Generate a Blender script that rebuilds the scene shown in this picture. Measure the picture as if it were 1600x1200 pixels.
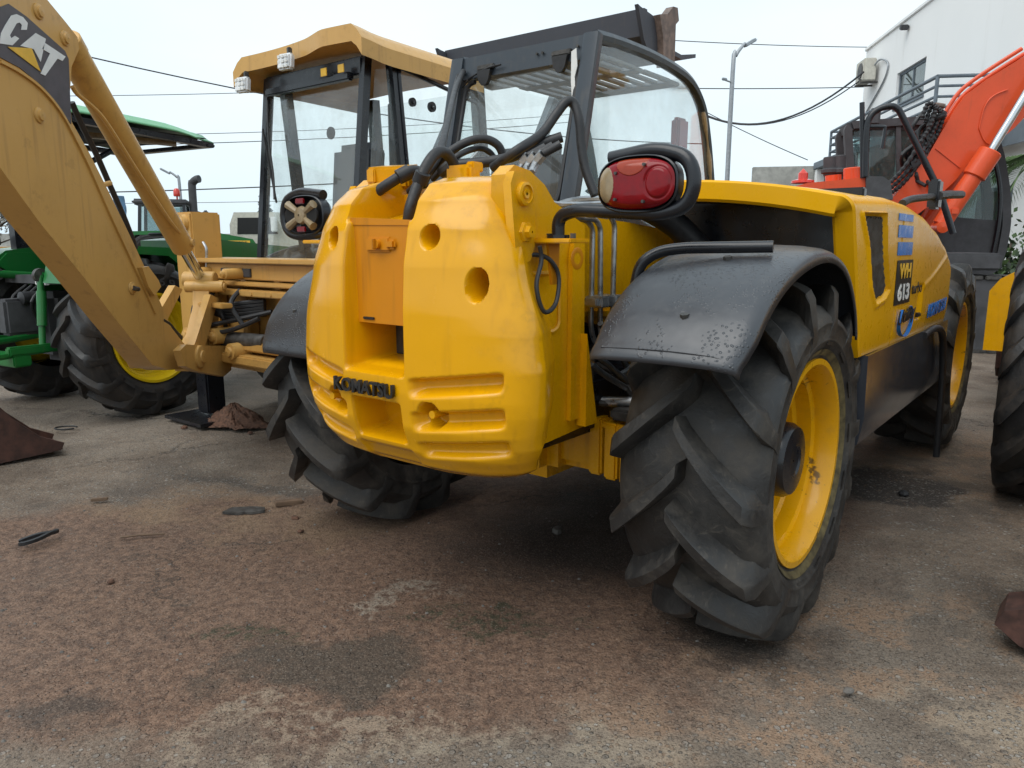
import bpy, bmesh, math, random
from mathutils import Vector, Matrix
rad = math.radians
RND = random.Random(11)
for o in list(bpy.data.objects): bpy.data.objects.remove(o)
scene = bpy.context.scene
COL = scene.collection

# ---------------------------------------------------------------- camera, sky, sun, exposure
cam_data = bpy.data.cameras.new('camera'); cam = bpy.data.objects.new('camera', cam_data); COL.objects.link(cam)
cam.location = (0, 0, 1.24); cam.rotation_euler = (rad(90 - 10.507), 0, 0)
cam_data.sensor_width = 36; cam_data.lens = 26.325; cam_data.clip_start = .05; cam_data.clip_end = 3000
scene.camera = cam
scene.render.resolution_x = 1024; scene.render.resolution_y = 768
scene.view_settings.view_transform = 'Standard'; scene.view_settings.look = 'None'
scene.view_settings.exposure = 0.45; scene.view_settings.gamma = 1; scene.view_settings.use_curve_mapping = False

cy = scene.cycles; cy.max_bounces = 8; cy.diffuse_bounces = 2; cy.glossy_bounces = 3; cy.transmission_bounces = 4; cy.transparent_max_bounces = 24; cy.caustics_reflective = False; cy.caustics_refractive = False

SUN_EL, SUN_AZ = 58, 226           # degrees; azimuth clockwise from +Y
world = bpy.data.worlds.new('World'); scene.world = world; world.use_nodes = True
wn = world.node_tree; wn.nodes.clear()
def wnode(t, **k):
    n = wn.nodes.new(t)
    for a, b in k.items(): setattr(n, a, b)
    return n
w_out = wnode('ShaderNodeOutputWorld'); w_bg = wnode('ShaderNodeBackground')
w_sky = wnode('ShaderNodeTexSky', sky_type='NISHITA', sun_disc=False)
w_sky.sun_elevation = rad(SUN_EL); w_sky.sun_rotation = rad(SUN_AZ); w_sky.dust_density = 3; w_sky.air_density = 1
w_tc = wnode('ShaderNodeTexCoord'); w_map = wnode('ShaderNodeMapping'); w_map.inputs['Scale'].default_value = (1, 1, 2.5)
w_no = wnode('ShaderNodeTexNoise'); w_no.inputs['Scale'].default_value = 1.7; w_no.inputs['Detail'].default_value = 5; w_no.inputs['Roughness'].default_value = .45
w_rmp = wnode('ShaderNodeValToRGB')                                   # the overcast cloud sheet, in sky units
w_rmp.color_ramp.elements[0].position = .3; w_rmp.color_ramp.elements[0].color = (6.2, 7.6, 8.5, 1)
w_rmp.color_ramp.elements[1].position = .72; w_rmp.color_ramp.elements[1].color = (7.9, 8.7, 9.0, 1)
w_mix = wnode('ShaderNodeMix', data_type='RGBA'); w_mix.inputs['Factor'].default_value = .88
wn.links.new(w_tc.outputs['Generated'], w_map.inputs['Vector']); wn.links.new(w_map.outputs['Vector'], w_no.inputs['Vector'])
wn.links.new(w_no.outputs['Fac'], w_rmp.inputs['Fac'])
wn.links.new(w_sky.outputs['Color'], w_mix.inputs['A']); wn.links.new(w_rmp.outputs['Color'], w_mix.inputs['B'])
wn.links.new(w_mix.outputs['Result'], w_bg.inputs['Color']); w_bg.inputs['Strength'].default_value = .1
wn.links.new(w_bg.outputs['Background'], w_out.inputs['Surface'])
sun_data = bpy.data.lights.new('sun', 'SUN'); sun = bpy.data.objects.new('sun', sun_data); COL.objects.link(sun)
sun_data.energy = 1.5; sun_data.angle = rad(55); sun_data.color = (1, .97, .92)
_d = Vector((math.sin(rad(SUN_AZ)) * math.cos(rad(SUN_EL)), math.cos(rad(SUN_AZ)) * math.cos(rad(SUN_EL)), math.sin(rad(SUN_EL))))
sun.rotation_euler = _d.to_track_quat('Z', 'Y').to_euler(); sun.location = (0, 0, 30)

# ---------------------------------------------------------------- materials
class NT:
    def __init__(s, name):
        s.m = bpy.data.materials.new(name); s.m.use_nodes = True; s.t = s.m.node_tree; s.t.nodes.clear()
        s.out = s.n('ShaderNodeOutputMaterial'); s.tc = s.n('ShaderNodeTexCoord')
    def n(s, t, **k):
        x = s.t.nodes.new(t)
        for a, b in k.items(): setattr(x, a, b)
        return x
    def l(s, a, b): s.t.links.new(a, b)
    def noise(s, scale, detail=4, rough=.55, vec=None, dist=0, stretch=None):
        x = s.n('ShaderNodeTexNoise'); x.inputs['Scale'].default_value = scale; x.inputs['Detail'].default_value = detail
        x.inputs['Roughness'].default_value = rough; x.inputs['Distortion'].default_value = dist
        v = vec or s.tc.outputs['Object']
        if stretch:
            mp = s.n('ShaderNodeMapping'); mp.inputs['Scale'].default_value = stretch; s.l(v, mp.inputs['Vector']); v = mp.outputs['Vector']
        s.l(v, x.inputs['Vector']); return x.outputs['Fac']
    def vor(s, scale, feature='F1', out='Distance', vec=None, rnd=1):
        x = s.n('ShaderNodeTexVoronoi', feature=feature); x.inputs['Scale'].default_value = scale; x.inputs['Randomness'].default_value = rnd
        s.l(vec or s.tc.outputs['Object'], x.inputs['Vector']); return x.outputs[out]
    def ramp(s, v, a, b, lo=0., hi=1.):
        x = s.n('ShaderNodeMapRange', interpolation_type='SMOOTHSTEP'); s.l(v, x.inputs['Value'])
        for i, q in zip(('From Min', 'From Max', 'To Min', 'To Max'), (a, b, lo, hi)): x.inputs[i].default_value = q
        return x.outputs['Result']
    def math(s, op, a, b=None):
        x = s.n('ShaderNodeMath', operation=op)
        for i, q in enumerate((a, b)):
            if q is None: continue
            if isinstance(q, (int, float)): x.inputs[i].default_value = q
            else: s.l(q, x.inputs[i])
        return x.outputs[0]
    def mix(s, f, a, b, blend='MIX'):
        x = s.n('ShaderNodeMix', data_type='RGBA', blend_type=blend)
        for i, q in (('Factor', f), ('A', a), ('B', b)):
            sock = [k for k in x.inputs if k.name == i and (k.type == 'RGBA' if i != 'Factor' else k.type == 'VALUE')][0]
            if isinstance(q, (int, float)): sock.default_value = q
            elif isinstance(q, tuple): sock.default_value = (*q, 1)
            else: s.l(q, sock)
        return [k for k in x.outputs if k.type == 'RGBA'][0]
    def bump(s, h, st, dist=.01, normal=None):
        x = s.n('ShaderNodeBump'); x.inputs['Strength'].default_value = st; x.inputs['Distance'].default_value = dist
        s.l(h, x.inputs['Height'])
        if normal: s.l(normal, x.inputs['Normal'])
        return x.outputs['Normal']
    def bsdf(s, col, rough=.5, metal=0., normal=None, coat=0., spec=.5, **k):
        x = s.n('ShaderNodeBsdfPrincipled')
        for i, q in (('Base Color', col), ('Roughness', rough), ('Metallic', metal), ('Coat Weight', coat), ('Specular IOR Level', spec)):
            if isinstance(q, tuple): x.inputs[i].default_value = (*q, 1)
            elif isinstance(q, (int, float)): x.inputs[i].default_value = q
            else: s.l(q, x.inputs[i])
        x.inputs['Coat Roughness'].default_value = .12
        for i, q in k.items(): x.inputs[i].default_value = q
        if normal: s.l(normal, x.inputs['Normal'])
        s.l(x.outputs['BSDF'], s.out.inputs['Surface']); return s.m

def paint(name, col, rough=.35, dirt=(.16, .10, .06), amt=.35, coat=.3, drops=False, streak=True, chips=.0, bumpy=.025, spec=.3):
    t = NT(name); pos = t.n('ShaderNodeNewGeometry').outputs['Position']
    v1 = t.noise(2.2, 3, .6, pos); v2 = t.noise(26, 4, .65, pos); v3 = t.noise(9, 2, .6, pos, stretch=(2.6, 2.6, .22))
    c = t.mix(t.ramp(v1, .3, .75, 0, .5), col, tuple(q * .80 for q in col))
    d = t.math('MULTIPLY', t.ramp(v1, .45, .8), t.ramp(v2, .45, .75))
    if streak: d = t.math('ADD', d, t.math('MULTIPLY', t.ramp(v3, .56, .78), .55))
    d = t.math('MINIMUM', t.math('MULTIPLY', d, amt), 1.)
    c = t.mix(d, c, dirt)
    if chips:
        c = t.mix(t.math('MULTIPLY', t.ramp(t.noise(60, 3, .7, pos), .66, .70), chips), c, (.035, .022, .016))
    if chips: c = t.mix(t.math('MULTIPLY', t.math('MULTIPLY', t.ramp(t.noise(6.5, 4, .7, pos, dist=.4), .61, .67), t.ramp(v2, .42, .5)), min(.8, chips * 2)), c, (.05, .028, .015))
    r = t.ramp(v2, .3, .8, rough - .04, rough + .10)
    h = v2; nrm = t.bump(h, bumpy, .004)
    if drops:
        dv = t.vor(100, vec=pos); mask = t.math('MULTIPLY', t.ramp(dv, .12, .40, 1, 0), t.ramp(t.noise(9, 3, .6, pos), .46, .54))
        nrm = t.bump(mask, .6, .003, nrm)
    return t.bsdf(c, r, 0, nrm, coat, spec)

def plain(name, col, rough=.5, metal=0., var=.25, scale=20, bump=.1, coat=0., spec=.5):
    t = NT(name); pos = t.n('ShaderNodeNewGeometry').outputs['Position']
    v = t.noise(scale, 4, .62, pos); v2 = t.noise(scale * .13, 2, .5, pos)
    c = t.mix(t.ramp(v, .3, .7), tuple(q * (1 - var) for q in col), tuple(min(1, q * (1 + var)) for q in col))
    c = t.mix(t.ramp(v2, .35, .7, 0, .45), c, tuple(q * (1 - var * 1.3) for q in col))
    return t.bsdf(c, t.ramp(v, .3, .7, max(.02, rough - .08), min(1, rough + .1)), metal, t.bump(v, bump, .004), coat, spec)

def glass(name, tint=(.965, .982, .978), dirty=.07, refl=1.0):
    t = NT(name); pos = t.n('ShaderNodeNewGeometry').outputs['Position']
    tr = t.n('ShaderNodeBsdfTransparent'); tr.inputs['Color'].default_value = (*tint, 1)
    gl = t.n('ShaderNodeBsdfGlossy'); gl.inputs['Roughness'].default_value = .02; gl.inputs['Color'].default_value = (.95, .98, 1, 1)
    fr = t.n('ShaderNodeLayerWeight'); fr.inputs['Blend'].default_value = .5
    m1 = t.n('ShaderNodeMixShader'); t.l(t.math('ADD', t.math('MULTIPLY', t.math('POWER', fr.outputs['Facing'], 4.), .8 * refl), .030 * refl), m1.inputs[0]); t.l(tr.outputs[0], m1.inputs[1]); t.l(gl.outputs[0], m1.inputs[2])
    df = t.n('ShaderNodeBsdfDiffuse'); df.inputs['Color'].default_value = (.55, .54, .5, 1)
    m2 = t.n('ShaderNodeMixShader'); t.l(t.ramp(t.noise(3.5, 6, .7, pos, stretch=(1, 1, .5)), .35, .85, dirty * .3, dirty * 1.6), m2.inputs[0])
    t.l(m1.outputs[0], m2.inputs[1]); t.l(df.outputs[0], m2.inputs[2]); t.l(m2.outputs[0], t.out.inputs['Surface'])
    return t.m

def rubber(name, col=(.022, .021, .0205), dust=(.105, .09, .073), amt=.55):
    t = NT(name); pos = t.n('ShaderNodeNewGeometry').outputs['Position']
    v = t.noise(7, 4, .65, pos); f = t.noise(90, 3, .7, pos); w = t.noise(16, 3, .7, pos, dist=2.2)
    c = t.mix(t.math('MULTIPLY', t.ramp(v, .42, .75), amt), col, dust)
    c = t.mix(t.math('MULTIPLY', t.ramp(w, .55, .72), amt * .5), c, tuple(q * 1.25 for q in dust))
    c = t.mix(t.ramp(f, .5, .8, 0, .3), c, (.02, .02, .02))
    nrm = t.bump(t.math('ADD', f, t.math('MULTIPLY', w, 1.6)), .25, .004)
    return t.bsdf(c, t.ramp(v, .3, .7, .38, .8), 0, nrm, 0, .5)

M = dict(
    yellow=paint('machine_yellow', (.78, .375, .002), .26, (.22, .085, .008), .50, .25, bumpy=.05),
    cast=paint('cast_yellow', (.78, .37, .002), .20, (.24, .09, .008), .34, .35, bumpy=.04, chips=.05),
    hatch=paint('hatch_orange_yellow', (.62, .225, .004), .42, (.13, .06, .02), .6, .1),
    rimyellow=paint('rim_yellow', (.78, .375, .002), .3, (.12, .08, .05), .35, .25, streak=False, chips=.4),
    tan=paint('backhoe_tan', (.60, .34, .095), .40, (.22, .11, .045), .50, .2, bumpy=.05, chips=.07),
    green=paint('tractor_green', (.012, .150, .030), .33, (.10, .08, .05), .4, .4),
    palegreen=paint('faded_green', (.16, .42, .22), .45, (.10, .12, .08), .3, .1),
    orange=paint('excavator_orange', (.72, .085, .022), .38, (.28, .07, .03), .35, .25),
    black=paint('black_paint', (.009, .010, .014), .30, (.05, .048, .046), .2, .25, spec=.4),
    fender=paint('black_plastic_fender', (.032, .035, .042), .38, (.10, .10, .10), .3, .1, drops=True, spec=.7),
    cabgrey=paint('cab_frame_grey', (.040, .050, .062), .42, (.13, .11, .09), .4, .15),
    attach=paint('dark_grey_attachment', (.066, .070, .085), .5, (.12, .10, .09), .35, .05),
    hoodyellow=paint('hood_yellow', (.80, .40, .003), .30, (.45, .20, .01), .10, .12, streak=False, bumpy=.004, spec=.25),
    navy=paint('skirt_black_gloss', (.050, .055, .068), .16, (.15, .15, .155), .35, .8, spec=.8),
    white=plain('white_paint', (.75, .75, .73), .5, 0, .08, 8, .05),
    tyre=rubber('tyre_rubber'), tyre2=rubber('tyre_rubber_black', (.014, .014, .015), (.11, .08, .055), .30),
    hose=plain('hose_rubber', (.020, .020, .022), .5, 0, .3, 60, .1), steel=plain('zinc_steel', (.45, .46, .47), .34, .85, .2, 30, .08),
    chrome=plain('chrome_rod', (.62, .63, .64), .12, 1, .06, 14, .02), darksteel=plain('dark_steel', (.09, .085, .08), .5, .5, .4, 30, .2),
    rust=plain('rusty_steel', (.070, .032, .024), .72, .1, .5, 14, .5), rustpale=plain('worn_rusty_steel', (.20, .145, .12), .6, .3, .4, 16, .4),
    glass=glass('cab_glass'), glassd=glass('dark_glass', (.66, .74, .74), .1),
    interior=plain('cab_interior', (.06, .06, .065), .7, 0, .3, 8, .1), seat=plain('seat_cloth', (.05, .055, .065), .85, 0, .2, 30, .2),
    redlens=plain('red_lens', (.20, .002, .006), .10, 0, .12, 40, .03, 0, .35), amber=plain('amber_lens', (.27, .028, .006), .10, 0, .12, 40, .03, 0, .45),
    clear=plain('clear_lens', (.30, .23, .14), .2, 0, .15, 40, .03, 0, .4), beacon=plain('beacon_red', (.65, .05, .03), .2, 0, .15, 30, .03, .4),
    blue=plain('blue_sticker', (.015, .16, .55), .3, 0, .06, 20, .02), dark=plain('dark_sticker', (.018, .017, .017), .35, 0, .2, 20, .02),
    logogrey=plain('logo_plate_grey', (.075, .066, .075), .45, 0, .25, 14, .03), logoyellow=plain('logo_yellow', (.8, .47, .04), .4, 0, .1, 14, .03),
    ledwhite=plain('lamp_white', (.78, .79, .80), .2, .1, .1, 60, .05),
    concrete=plain('stained_concrete', (.42, .42, .39), .85, 0, .3, 3.2, .3), render=plain('white_wall_render', (.86, .86, .85), .85, 0, .05, 1.5, .08),
    railgrey=plain('railing_grey', (.14, .17, .20), .5, .2, .15, 10, .1), slab=plain('painted_band_grey', (.16, .19, .22), .7, 0, .15, 4, .1),
    wood=plain('weathered_timber', (.15, .095, .06), .8, 0, .35, 12, .4), roofing=plain('rusty_roofing', (.11, .075, .06), .75, 0, .35, 9, .3),
    ac=plain('aircon_cream', (.55, .53, .46), .6, 0, .12, 10, .05), soil=plain('red_brown_soil', (.12, .062, .040), .95, 0, .45, 45, 1.),
    galv=plain('galvanised_pole', (.34, .36, .38), .5, .5, .15, 10, .05), wire=plain('cable_black', (.03, .03, .035), .6),
    leaf=plain('leaf_green', (.055, .10, .03), .6, 0, .5, 3, .1), leafd=plain('leaf_dark_green', (.030, .055, .024), .65, 0, .5, 2, .1),
    leafpale=plain('pale_dry_foliage', (.30, .28, .24), .7, 0, .4, 2, .1), bark=plain('bark', (.09, .07, .055), .9, 0, .4, 20, .5),
    stone=plain('pebble', (.15, .135, .12), .75, 0, .45, 4, .2), bluecloth=plain('blue_cloth', (.12, .25, .42), .8, 0, .2, 9, .2),
    darkroom=plain('dark_void', (.012, .012, .013), .8), orangetint=plain('distant_yellow', (.6, .33, .10), .6),
)

# ---------------------------------------------------------------- mesh builder
def lerp(a, b, t): return a + (b - a) * t
def interp(tab, x):
    if x <= tab[0][0]: return tab[0][1]
    for (a, p), (b, q) in zip(tab, tab[1:]):
        if x <= b:
            t = (x - a) / (b - a); t = t * t * (3 - 2 * t) * .35 + t * .65
            return p + (q - p) * t
    return tab[-1][1]
def sst(a, b, x):
    t = min(1, max(0, (x - a) / (b - a))); return t * t * (3 - 2 * t)
def spline(pts, k=6):
    P = [Vector(p) for p in pts]
    if len(P) < 3: return P
    out = []
    for i in range(len(P) - 1):
        p0 = P[max(0, i - 1)]; p1 = P[i]; p2 = P[i + 1]; p3 = P[min(len(P) - 1, i + 2)]
        for j in range(k):
            t = j / k
            out.append(.5 * ((2 * p1) + (p2 - p0) * t + (2 * p0 - 5 * p1 + 4 * p2 - p3) * t * t + (3 * p1 - p0 - 3 * p2 + p3) * t ** 3))
    out.append(P[-1]); return out
def rounded(pts, r, k=5):
    """polyline with its corners rounded"""
    P = [Vector(p) for p in pts]; out = [P[0]]
    for a, b, c in zip(P, P[1:], P[2:]):
        u = (a - b); v = (c - b); q = min(r, u.length * .49, v.length * .49)
        s, e = b + u.normalized() * q, b + v.normalized() * q
        for j in range(k + 1):
            t = j / k; out.append(s * (1 - t) ** 2 + b * 2 * t * (1 - t) + e * t * t)
    out.append(P[-1]); return out

class MB:
    def __init__(s): s.bm = bmesh.new()
    def _join(s, bm):
        me = bpy.data.meshes.new('tmp'); bm.to_mesh(me); bm.free(); s.bm.from_mesh(me); bpy.data.meshes.remove(me); return s
    def _bev(s, bm, bev, seg):
        if bev: bmesh.ops.bevel(bm, geom=[e for e in bm.edges if len(e.link_faces) == 2 and e.calc_face_angle(0) > .5], offset=bev, segments=seg, affect='EDGES', clamp_overlap=True)
        bmesh.ops.recalc_face_normals(bm, faces=bm.faces)
    def box(s, c, d, bev=.006, rz=0, rx=0, ry=0, seg=2):
        bm = bmesh.new(); bmesh.ops.create_cube(bm, size=1)
        m = Matrix.Translation(c) @ Matrix.Rotation(rz, 4, 'Z') @ Matrix.Rotation(rx, 4, 'X') @ Matrix.Rotation(ry, 4, 'Y') @ Matrix.Diagonal((*d, 1))
        bmesh.ops.transform(bm, matrix=m, verts=bm.verts); s._bev(bm, bev, seg); return s._join(bm)
    def bb(s, lo, hi, bev=.006): return s.box([(a + b) / 2 for a, b in zip(lo, hi)], [abs(b - a) for a, b in zip(lo, hi)], bev)
    def prism(s, pts, lo, hi, axis='x', bev=.005, seg=2):
        bm = bmesh.new(); mk = {'x': lambda p, q: (q, p[0], p[1]), 'y': lambda p, q: (p[0], q, p[1]), 'z': lambda p, q: (p[0], p[1], q)}[axis]
        a = [bm.verts.new(mk(p, lo)) for p in pts]; b = [bm.verts.new(mk(p, hi)) for p in pts]
        bm.faces.new(a); bm.faces.new(b[::-1])
        for i in range(len(pts)): j = (i + 1) % len(pts); bm.faces.new((a[i], b[i], b[j], a[j]))
        s._bev(bm, bev, seg); return s._join(bm)
    def sweep(s, path, sec, up=(0, 0, 1), cap=True, scale=None):
        """section polygon (u, v) swept along a path; u to the side, v along 'up'"""
        P = [Vector(p) for p in path]; up = Vector(up); rings = []
        for i, p in enumerate(P):
            d = (P[min(i + 1, len(P) - 1)] - P[max(i - 1, 0)]).normalized(); side = d.cross(up)
            if side.length < 1e-4: side = d.cross(Vector((1, .1, 0)))
            side.normalize(); u2 = side.cross(d); k = scale[i] if scale else 1
            rings.append([s.bm.verts.new(p + side * a * k + u2 * b * k) for a, b in sec])
        n = len(sec)
        for A, B in zip(rings, rings[1:]):
            for i in range(n): s.bm.faces.new((A[i], A[(i + 1) % n], B[(i + 1) % n], B[i]))
        if cap: s.bm.faces.new(rings[0][::-1]); s.bm.faces.new(rings[-1])
        return s
    def tube(s, pts, r, n=10, smooth=0, rnd=0, cap=True):
        """round tube by parallel transport"""
        P = spline(pts, smooth) if smooth else rounded(pts, rnd) if rnd else [Vector(p) for p in pts]
        d = (P[1] - P[0]).normalized(); a = d.cross(Vector((.3, .2, 1))).normalized(); rings = []
        for i, p in enumerate(P):
            d = (P[min(i + 1, len(P) - 1)] - P[max(i - 1, 0)]).normalized()
            a = (a - d * a.dot(d)).normalized(); b = d.cross(a); rr = r(i / (len(P) - 1)) if callable(r) else r
            rings.append([s.bm.verts.new(p + (a * math.cos(t) + b * math.sin(t)) * rr) for t in [2 * math.pi * k / n for k in range(n)]])
        for A, B in zip(rings, rings[1:]):
            for i in range(n): s.bm.faces.new((A[i], A[(i + 1) % n], B[(i + 1) % n], B[i]))
        if cap: s.bm.faces.new(rings[0][::-1]); s.bm.faces.new(rings[-1])
        return s
    def cyl(s, p0, p1, r, r1=None, n=20, bev=.0):
        r1 = r if r1 is None else r1; a, b = Vector(p0), Vector(p1)
        if bev:
            d = (b - a).normalized() * bev
            pts = [a, a + d, b - d, b]; rs = [r - bev, r, r1, r1 - bev]
            return s.tube(pts, lambda t: rs[int(round(t * 3))], n)
        return s.tube([a, b], lambda t: lerp(r, r1, t), n)
    def lathe(s, prof, c=(0, 0, 0), axis='x', n=48, cap=False):
        """profile (radius, height along axis)"""
        rings = []
        for r, h in prof:
            ring = []
            for k in range(n):
                t = 2 * math.pi * k / n; u, v = r * math.cos(t), r * math.sin(t)
                p = {'x': (h, u, v), 'y': (u, h, v), 'z': (u, v, h)}[axis]
                ring.append(s.bm.verts.new(Vector(p) + Vector(c)))
            rings.append(ring)
        for A, B in zip(rings, rings[1:]):
            for i in range(n): s.bm.faces.new((A[i], A[(i + 1) % n], B[(i + 1) % n], B[i]))
        if cap: s.bm.faces.new(rings[0]); s.bm.faces.new(rings[-1])
        bmesh.ops.recalc_face_normals(s.bm, faces=s.bm.faces); return s
    def grid(s, rows, close=False, keep=None):
        V = [[s.bm.verts.new(p) for p in r] for r in rows]
        for i in range(len(V) - 1):
            for j in range(len(V[0]) - 1 + (1 if close else 0)):
                k = (j + 1) % len(V[0])
                if keep and not keep(i, j): continue
                s.bm.faces.new((V[i][j], V[i][k], V[i + 1][k], V[i + 1][j]))
        return s
    def poly(s, pts): s.bm.faces.new([s.bm.verts.new(p) for p in pts]); return s
    def mesh(s, name, mat, sharp=38):
        bmesh.ops.remove_doubles(s.bm, verts=s.bm.verts, dist=1e-6)
        bmesh.ops.delete(s.bm, geom=[v for v in s.bm.verts if not v.link_faces], context='VERTS')
        me = bpy.data.meshes.new(name); s.bm.to_mesh(me); s.bm.free()
        me.polygons.foreach_set('use_smooth', [True] * len(me.polygons)); me.set_sharp_from_angle(angle=rad(sharp))
        me.materials.append(M[mat] if isinstance(mat, str) else mat); return me
    def build(s, name, mat, parent=None, label=None, sharp=38, loc=None, rz=None, solid=0):
        return place(s.mesh(name, mat, sharp), name, parent, label, loc, rz, solid)
def place(me, name, parent=None, label=None, loc=None, rz=None, solid=0):
    o = bpy.data.objects.new(name, me); COL.objects.link(o); o.parent = parent
    if label: o['label'] = label
    if loc: o.location = loc
    if rz is not None: o.rotation_euler = (0, 0, rz)
    if solid:
        md = o.modifiers.new('thickness', 'SOLIDIFY'); md.thickness = solid; md.offset = 0
    return o
def thing(name, label, cat, loc=(0, 0, 0), heading=0, group=None):
    o = bpy.data.objects.new(name, None); COL.objects.link(o); o.empty_display_size = .2
    o.location = loc; o.rotation_euler = (0, 0, -rad(heading)); o['label'] = label; o['category'] = cat
    if group: o['group'] = group
    return o
def tag(o, label, cat, group=None):
    o['label'] = label; o['category'] = cat
    if group: o['group'] = group
    return o
def text(name, string, mat, parent, origin, ux, uy, w, h, depth=.003, bold=.02, shear=0, loc=None, rz=None):
    """flat lettering: origin is the lower left corner, ux / uy the reading and the up direction"""
    cu = bpy.data.curves.new(name, 'FONT'); cu.body = string; cu.extrude = .02; cu.offset = bold; cu.shear = shear; cu.resolution_u = 3
    ob = bpy.data.objects.new(name, cu); COL.objects.link(ob); dg = bpy.context.evaluated_depsgraph_get()
    me = bpy.data.meshes.new_from_object(ob.evaluated_get(dg)); bpy.data.objects.remove(ob); bpy.data.curves.remove(cu)
    xs = [v.co.x for v in me.vertices]; ys = [v.co.y for v in me.vertices]; zs = [v.co.z for v in me.vertices]
    ux, uy, og = Vector(ux).normalized(), Vector(uy).normalized(), Vector(origin); nz = ux.cross(uy)
    for v in me.vertices:
        a = (v.co.x - min(xs)) / (max(xs) - min(xs)) * w; b = (v.co.y - min(ys)) / (max(ys) - min(ys)) * h; c = (v.co.z - min(zs)) / (max(zs) - min(zs)) * depth
        v.co = og + ux * a + uy * b + nz * c if False else og + ux * a + uy * b + nz * c
    me.materials.clear(); me.materials.append(M[mat]); return place(me, name, parent, None, loc, rz)

# ---------------------------------------------------------------- agricultural tyre, rim
_cache = {}
def tyre(parent, c, R, w, rim_r, nl=17, mat='tyre', sweep=.38, lug_h=.034, bar=.055, flip=1, name='tyre', skip=None, phase=0):
    """carcass + separate chevron lugs; c is the wheel centre, axle along x"""
    key = (R, w, rim_r, nl, mat, sweep, flip)
    h = w / 2
    if key not in _cache:
        b = R - lug_h
        prof = [(rim_r - .01, -h * .80), (rim_r + .012, -h * .86), (rim_r + .05, -h * .95), (lerp(rim_r, b, .33), -h * .985), (lerp(rim_r, b, .35), -h * 1.0), (lerp(rim_r, b, .38), -h * 1.0), (lerp(rim_r, b, .40), -h * .99), (lerp(rim_r, b, .5), -h * 1.005), (lerp(rim_r, b, .62), -h * 1.0), (lerp(rim_r, b, .64), -h * 1.012), (lerp(rim_r, b, .66), -h * 1.012), (lerp(rim_r, b, .68), -h * .995), (lerp(rim_r, b, .75), -h * .985), (b - .035, -h * .93), (b - .012, -h * .80), (b - .003, -h * .45), (b, 0)]
        prof = prof + [(r, -x) for r, x in prof[-2::-1]]
        cm = MB().lathe(prof, n=84).mesh('tyre', mat, 50)
        lugs = []
        for sg in (1, -1):
            m = MB(); n = 16; rows = []
            for i in range(n + 1):
                t = i / n
                if t < .78: q = t / .78; x = lerp(-.012, h * .93, q); top = R - .018 * q ** 3; base = b - .02 - .02 * q ** 2; th = sweep * (q ** .88) * .88
                else: q = (t - .78) / .22; x = lerp(h * .95, h * 1.03, q); top = lerp(R - .022, R - .125, q); base = top - .075; th = sweep * lerp(.88, 1.0, q)
                bw = lerp(.042, bar, min(1, t * 1.4)); k = 1 if t < .78 else lerp(1, .82, (t - .78) / .22)
                ring = []
                xin = 0 if t < .78 else .05 * h
                for dth, rr, xo in ((-bw * .95, base, -xin), (-bw * .5 * k, top - .006, 0), (-bw * .40 * k, top, 0), (bw * .42 * k, top, 0), (bw * .5 * k, top - .005, 0), (bw * .8, base, -xin)):
                    a = flip * (th + dth / R); xx = sg * (x + xo)
                    ring.append((xx, rr * math.cos(a), rr * math.sin(a)))
                rows.append(ring)
            V = [[m.bm.verts.new(p) for p in r] for r in rows]
            for A, B in zip(V, V[1:]):
                for j in range(5): m.bm.faces.new((A[j], A[j + 1], B[j + 1], B[j]))
            m.bm.faces.new(V[0]); m.bm.faces.new(V[-1]); bmesh.ops.recalc_face_normals(m.bm, faces=m.bm.faces)
            lugs.append(m.mesh('tread_lug', mat, 42))
        _cache[key] = (cm, lugs)
    cm, lugs = _cache[key]
    t = place(cm, name, parent); t.location = c
    for k in range(nl):
        for i, lm in enumerate(lugs):
            a = 2 * math.pi * (k + .5 * i) / nl + phase
            if skip and skip(a, i): continue
            o = place(lm, 'tread_lug', t); o.rotation_euler = (a, 0, 0)
    return t
def rim(parent, c, R, x_out, x_in, mat='rimyellow', hub='black', side=1, hubr=.105, hub_out=None, bolts=8):
    """dished wheel: x_out / x_in distances of the flange and of the disc from the wheel centre"""
    m = MB(); s = side
    m.lathe([(R - .004, s * (x_out - .045)), (R + .006, s * (x_out - .01)), (R + .006, s * x_out), (R - .012, s * x_out), (R - .03, s * (x_out - .03)), (R - .034, s * (x_out - .07)), (R - .050, s * (x_out - .078)), (R - .054, s * (x_out - .125)), (R - .068, s * (x_out - .135)),
             (R - .072, s * (x_out - .17)), (R - .085, s * (x_in + .02)), (R - .105, s * x_in), (.11, s * x_in), (.02, s * (x_in + .002))], n=56)
    o = m.build('rim', mat, parent, sharp=32); o.location = c
    ho = hub_out if hub_out is not None else x_in + .1
    m = MB().lathe([(.13, s * (x_in - .01)), (.13, s * (x_in + .03)), (hubr + .006, s * (x_in + .035)), (hubr, s * (ho - .02)), (hubr - .012, s * ho), (hubr * .45, s * (ho + .004)), (hubr * .4, s * (ho - .002)), (.004, s * (ho - .002))], n=32)
    m.build('hub', hub, o)
    bm_ = MB().cyl((0, 0, 0), (s * .03, 0, 0), .014, n=6).mesh('wheel_nut', 'darksteel')
    for k in range(bolts):
        a = 2 * math.pi * (k + .3) / bolts; q = place(bm_, 'wheel_nut', o); q.location = (s * x_in, .165 * math.cos(a), .165 * math.sin(a))
    return o



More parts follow.
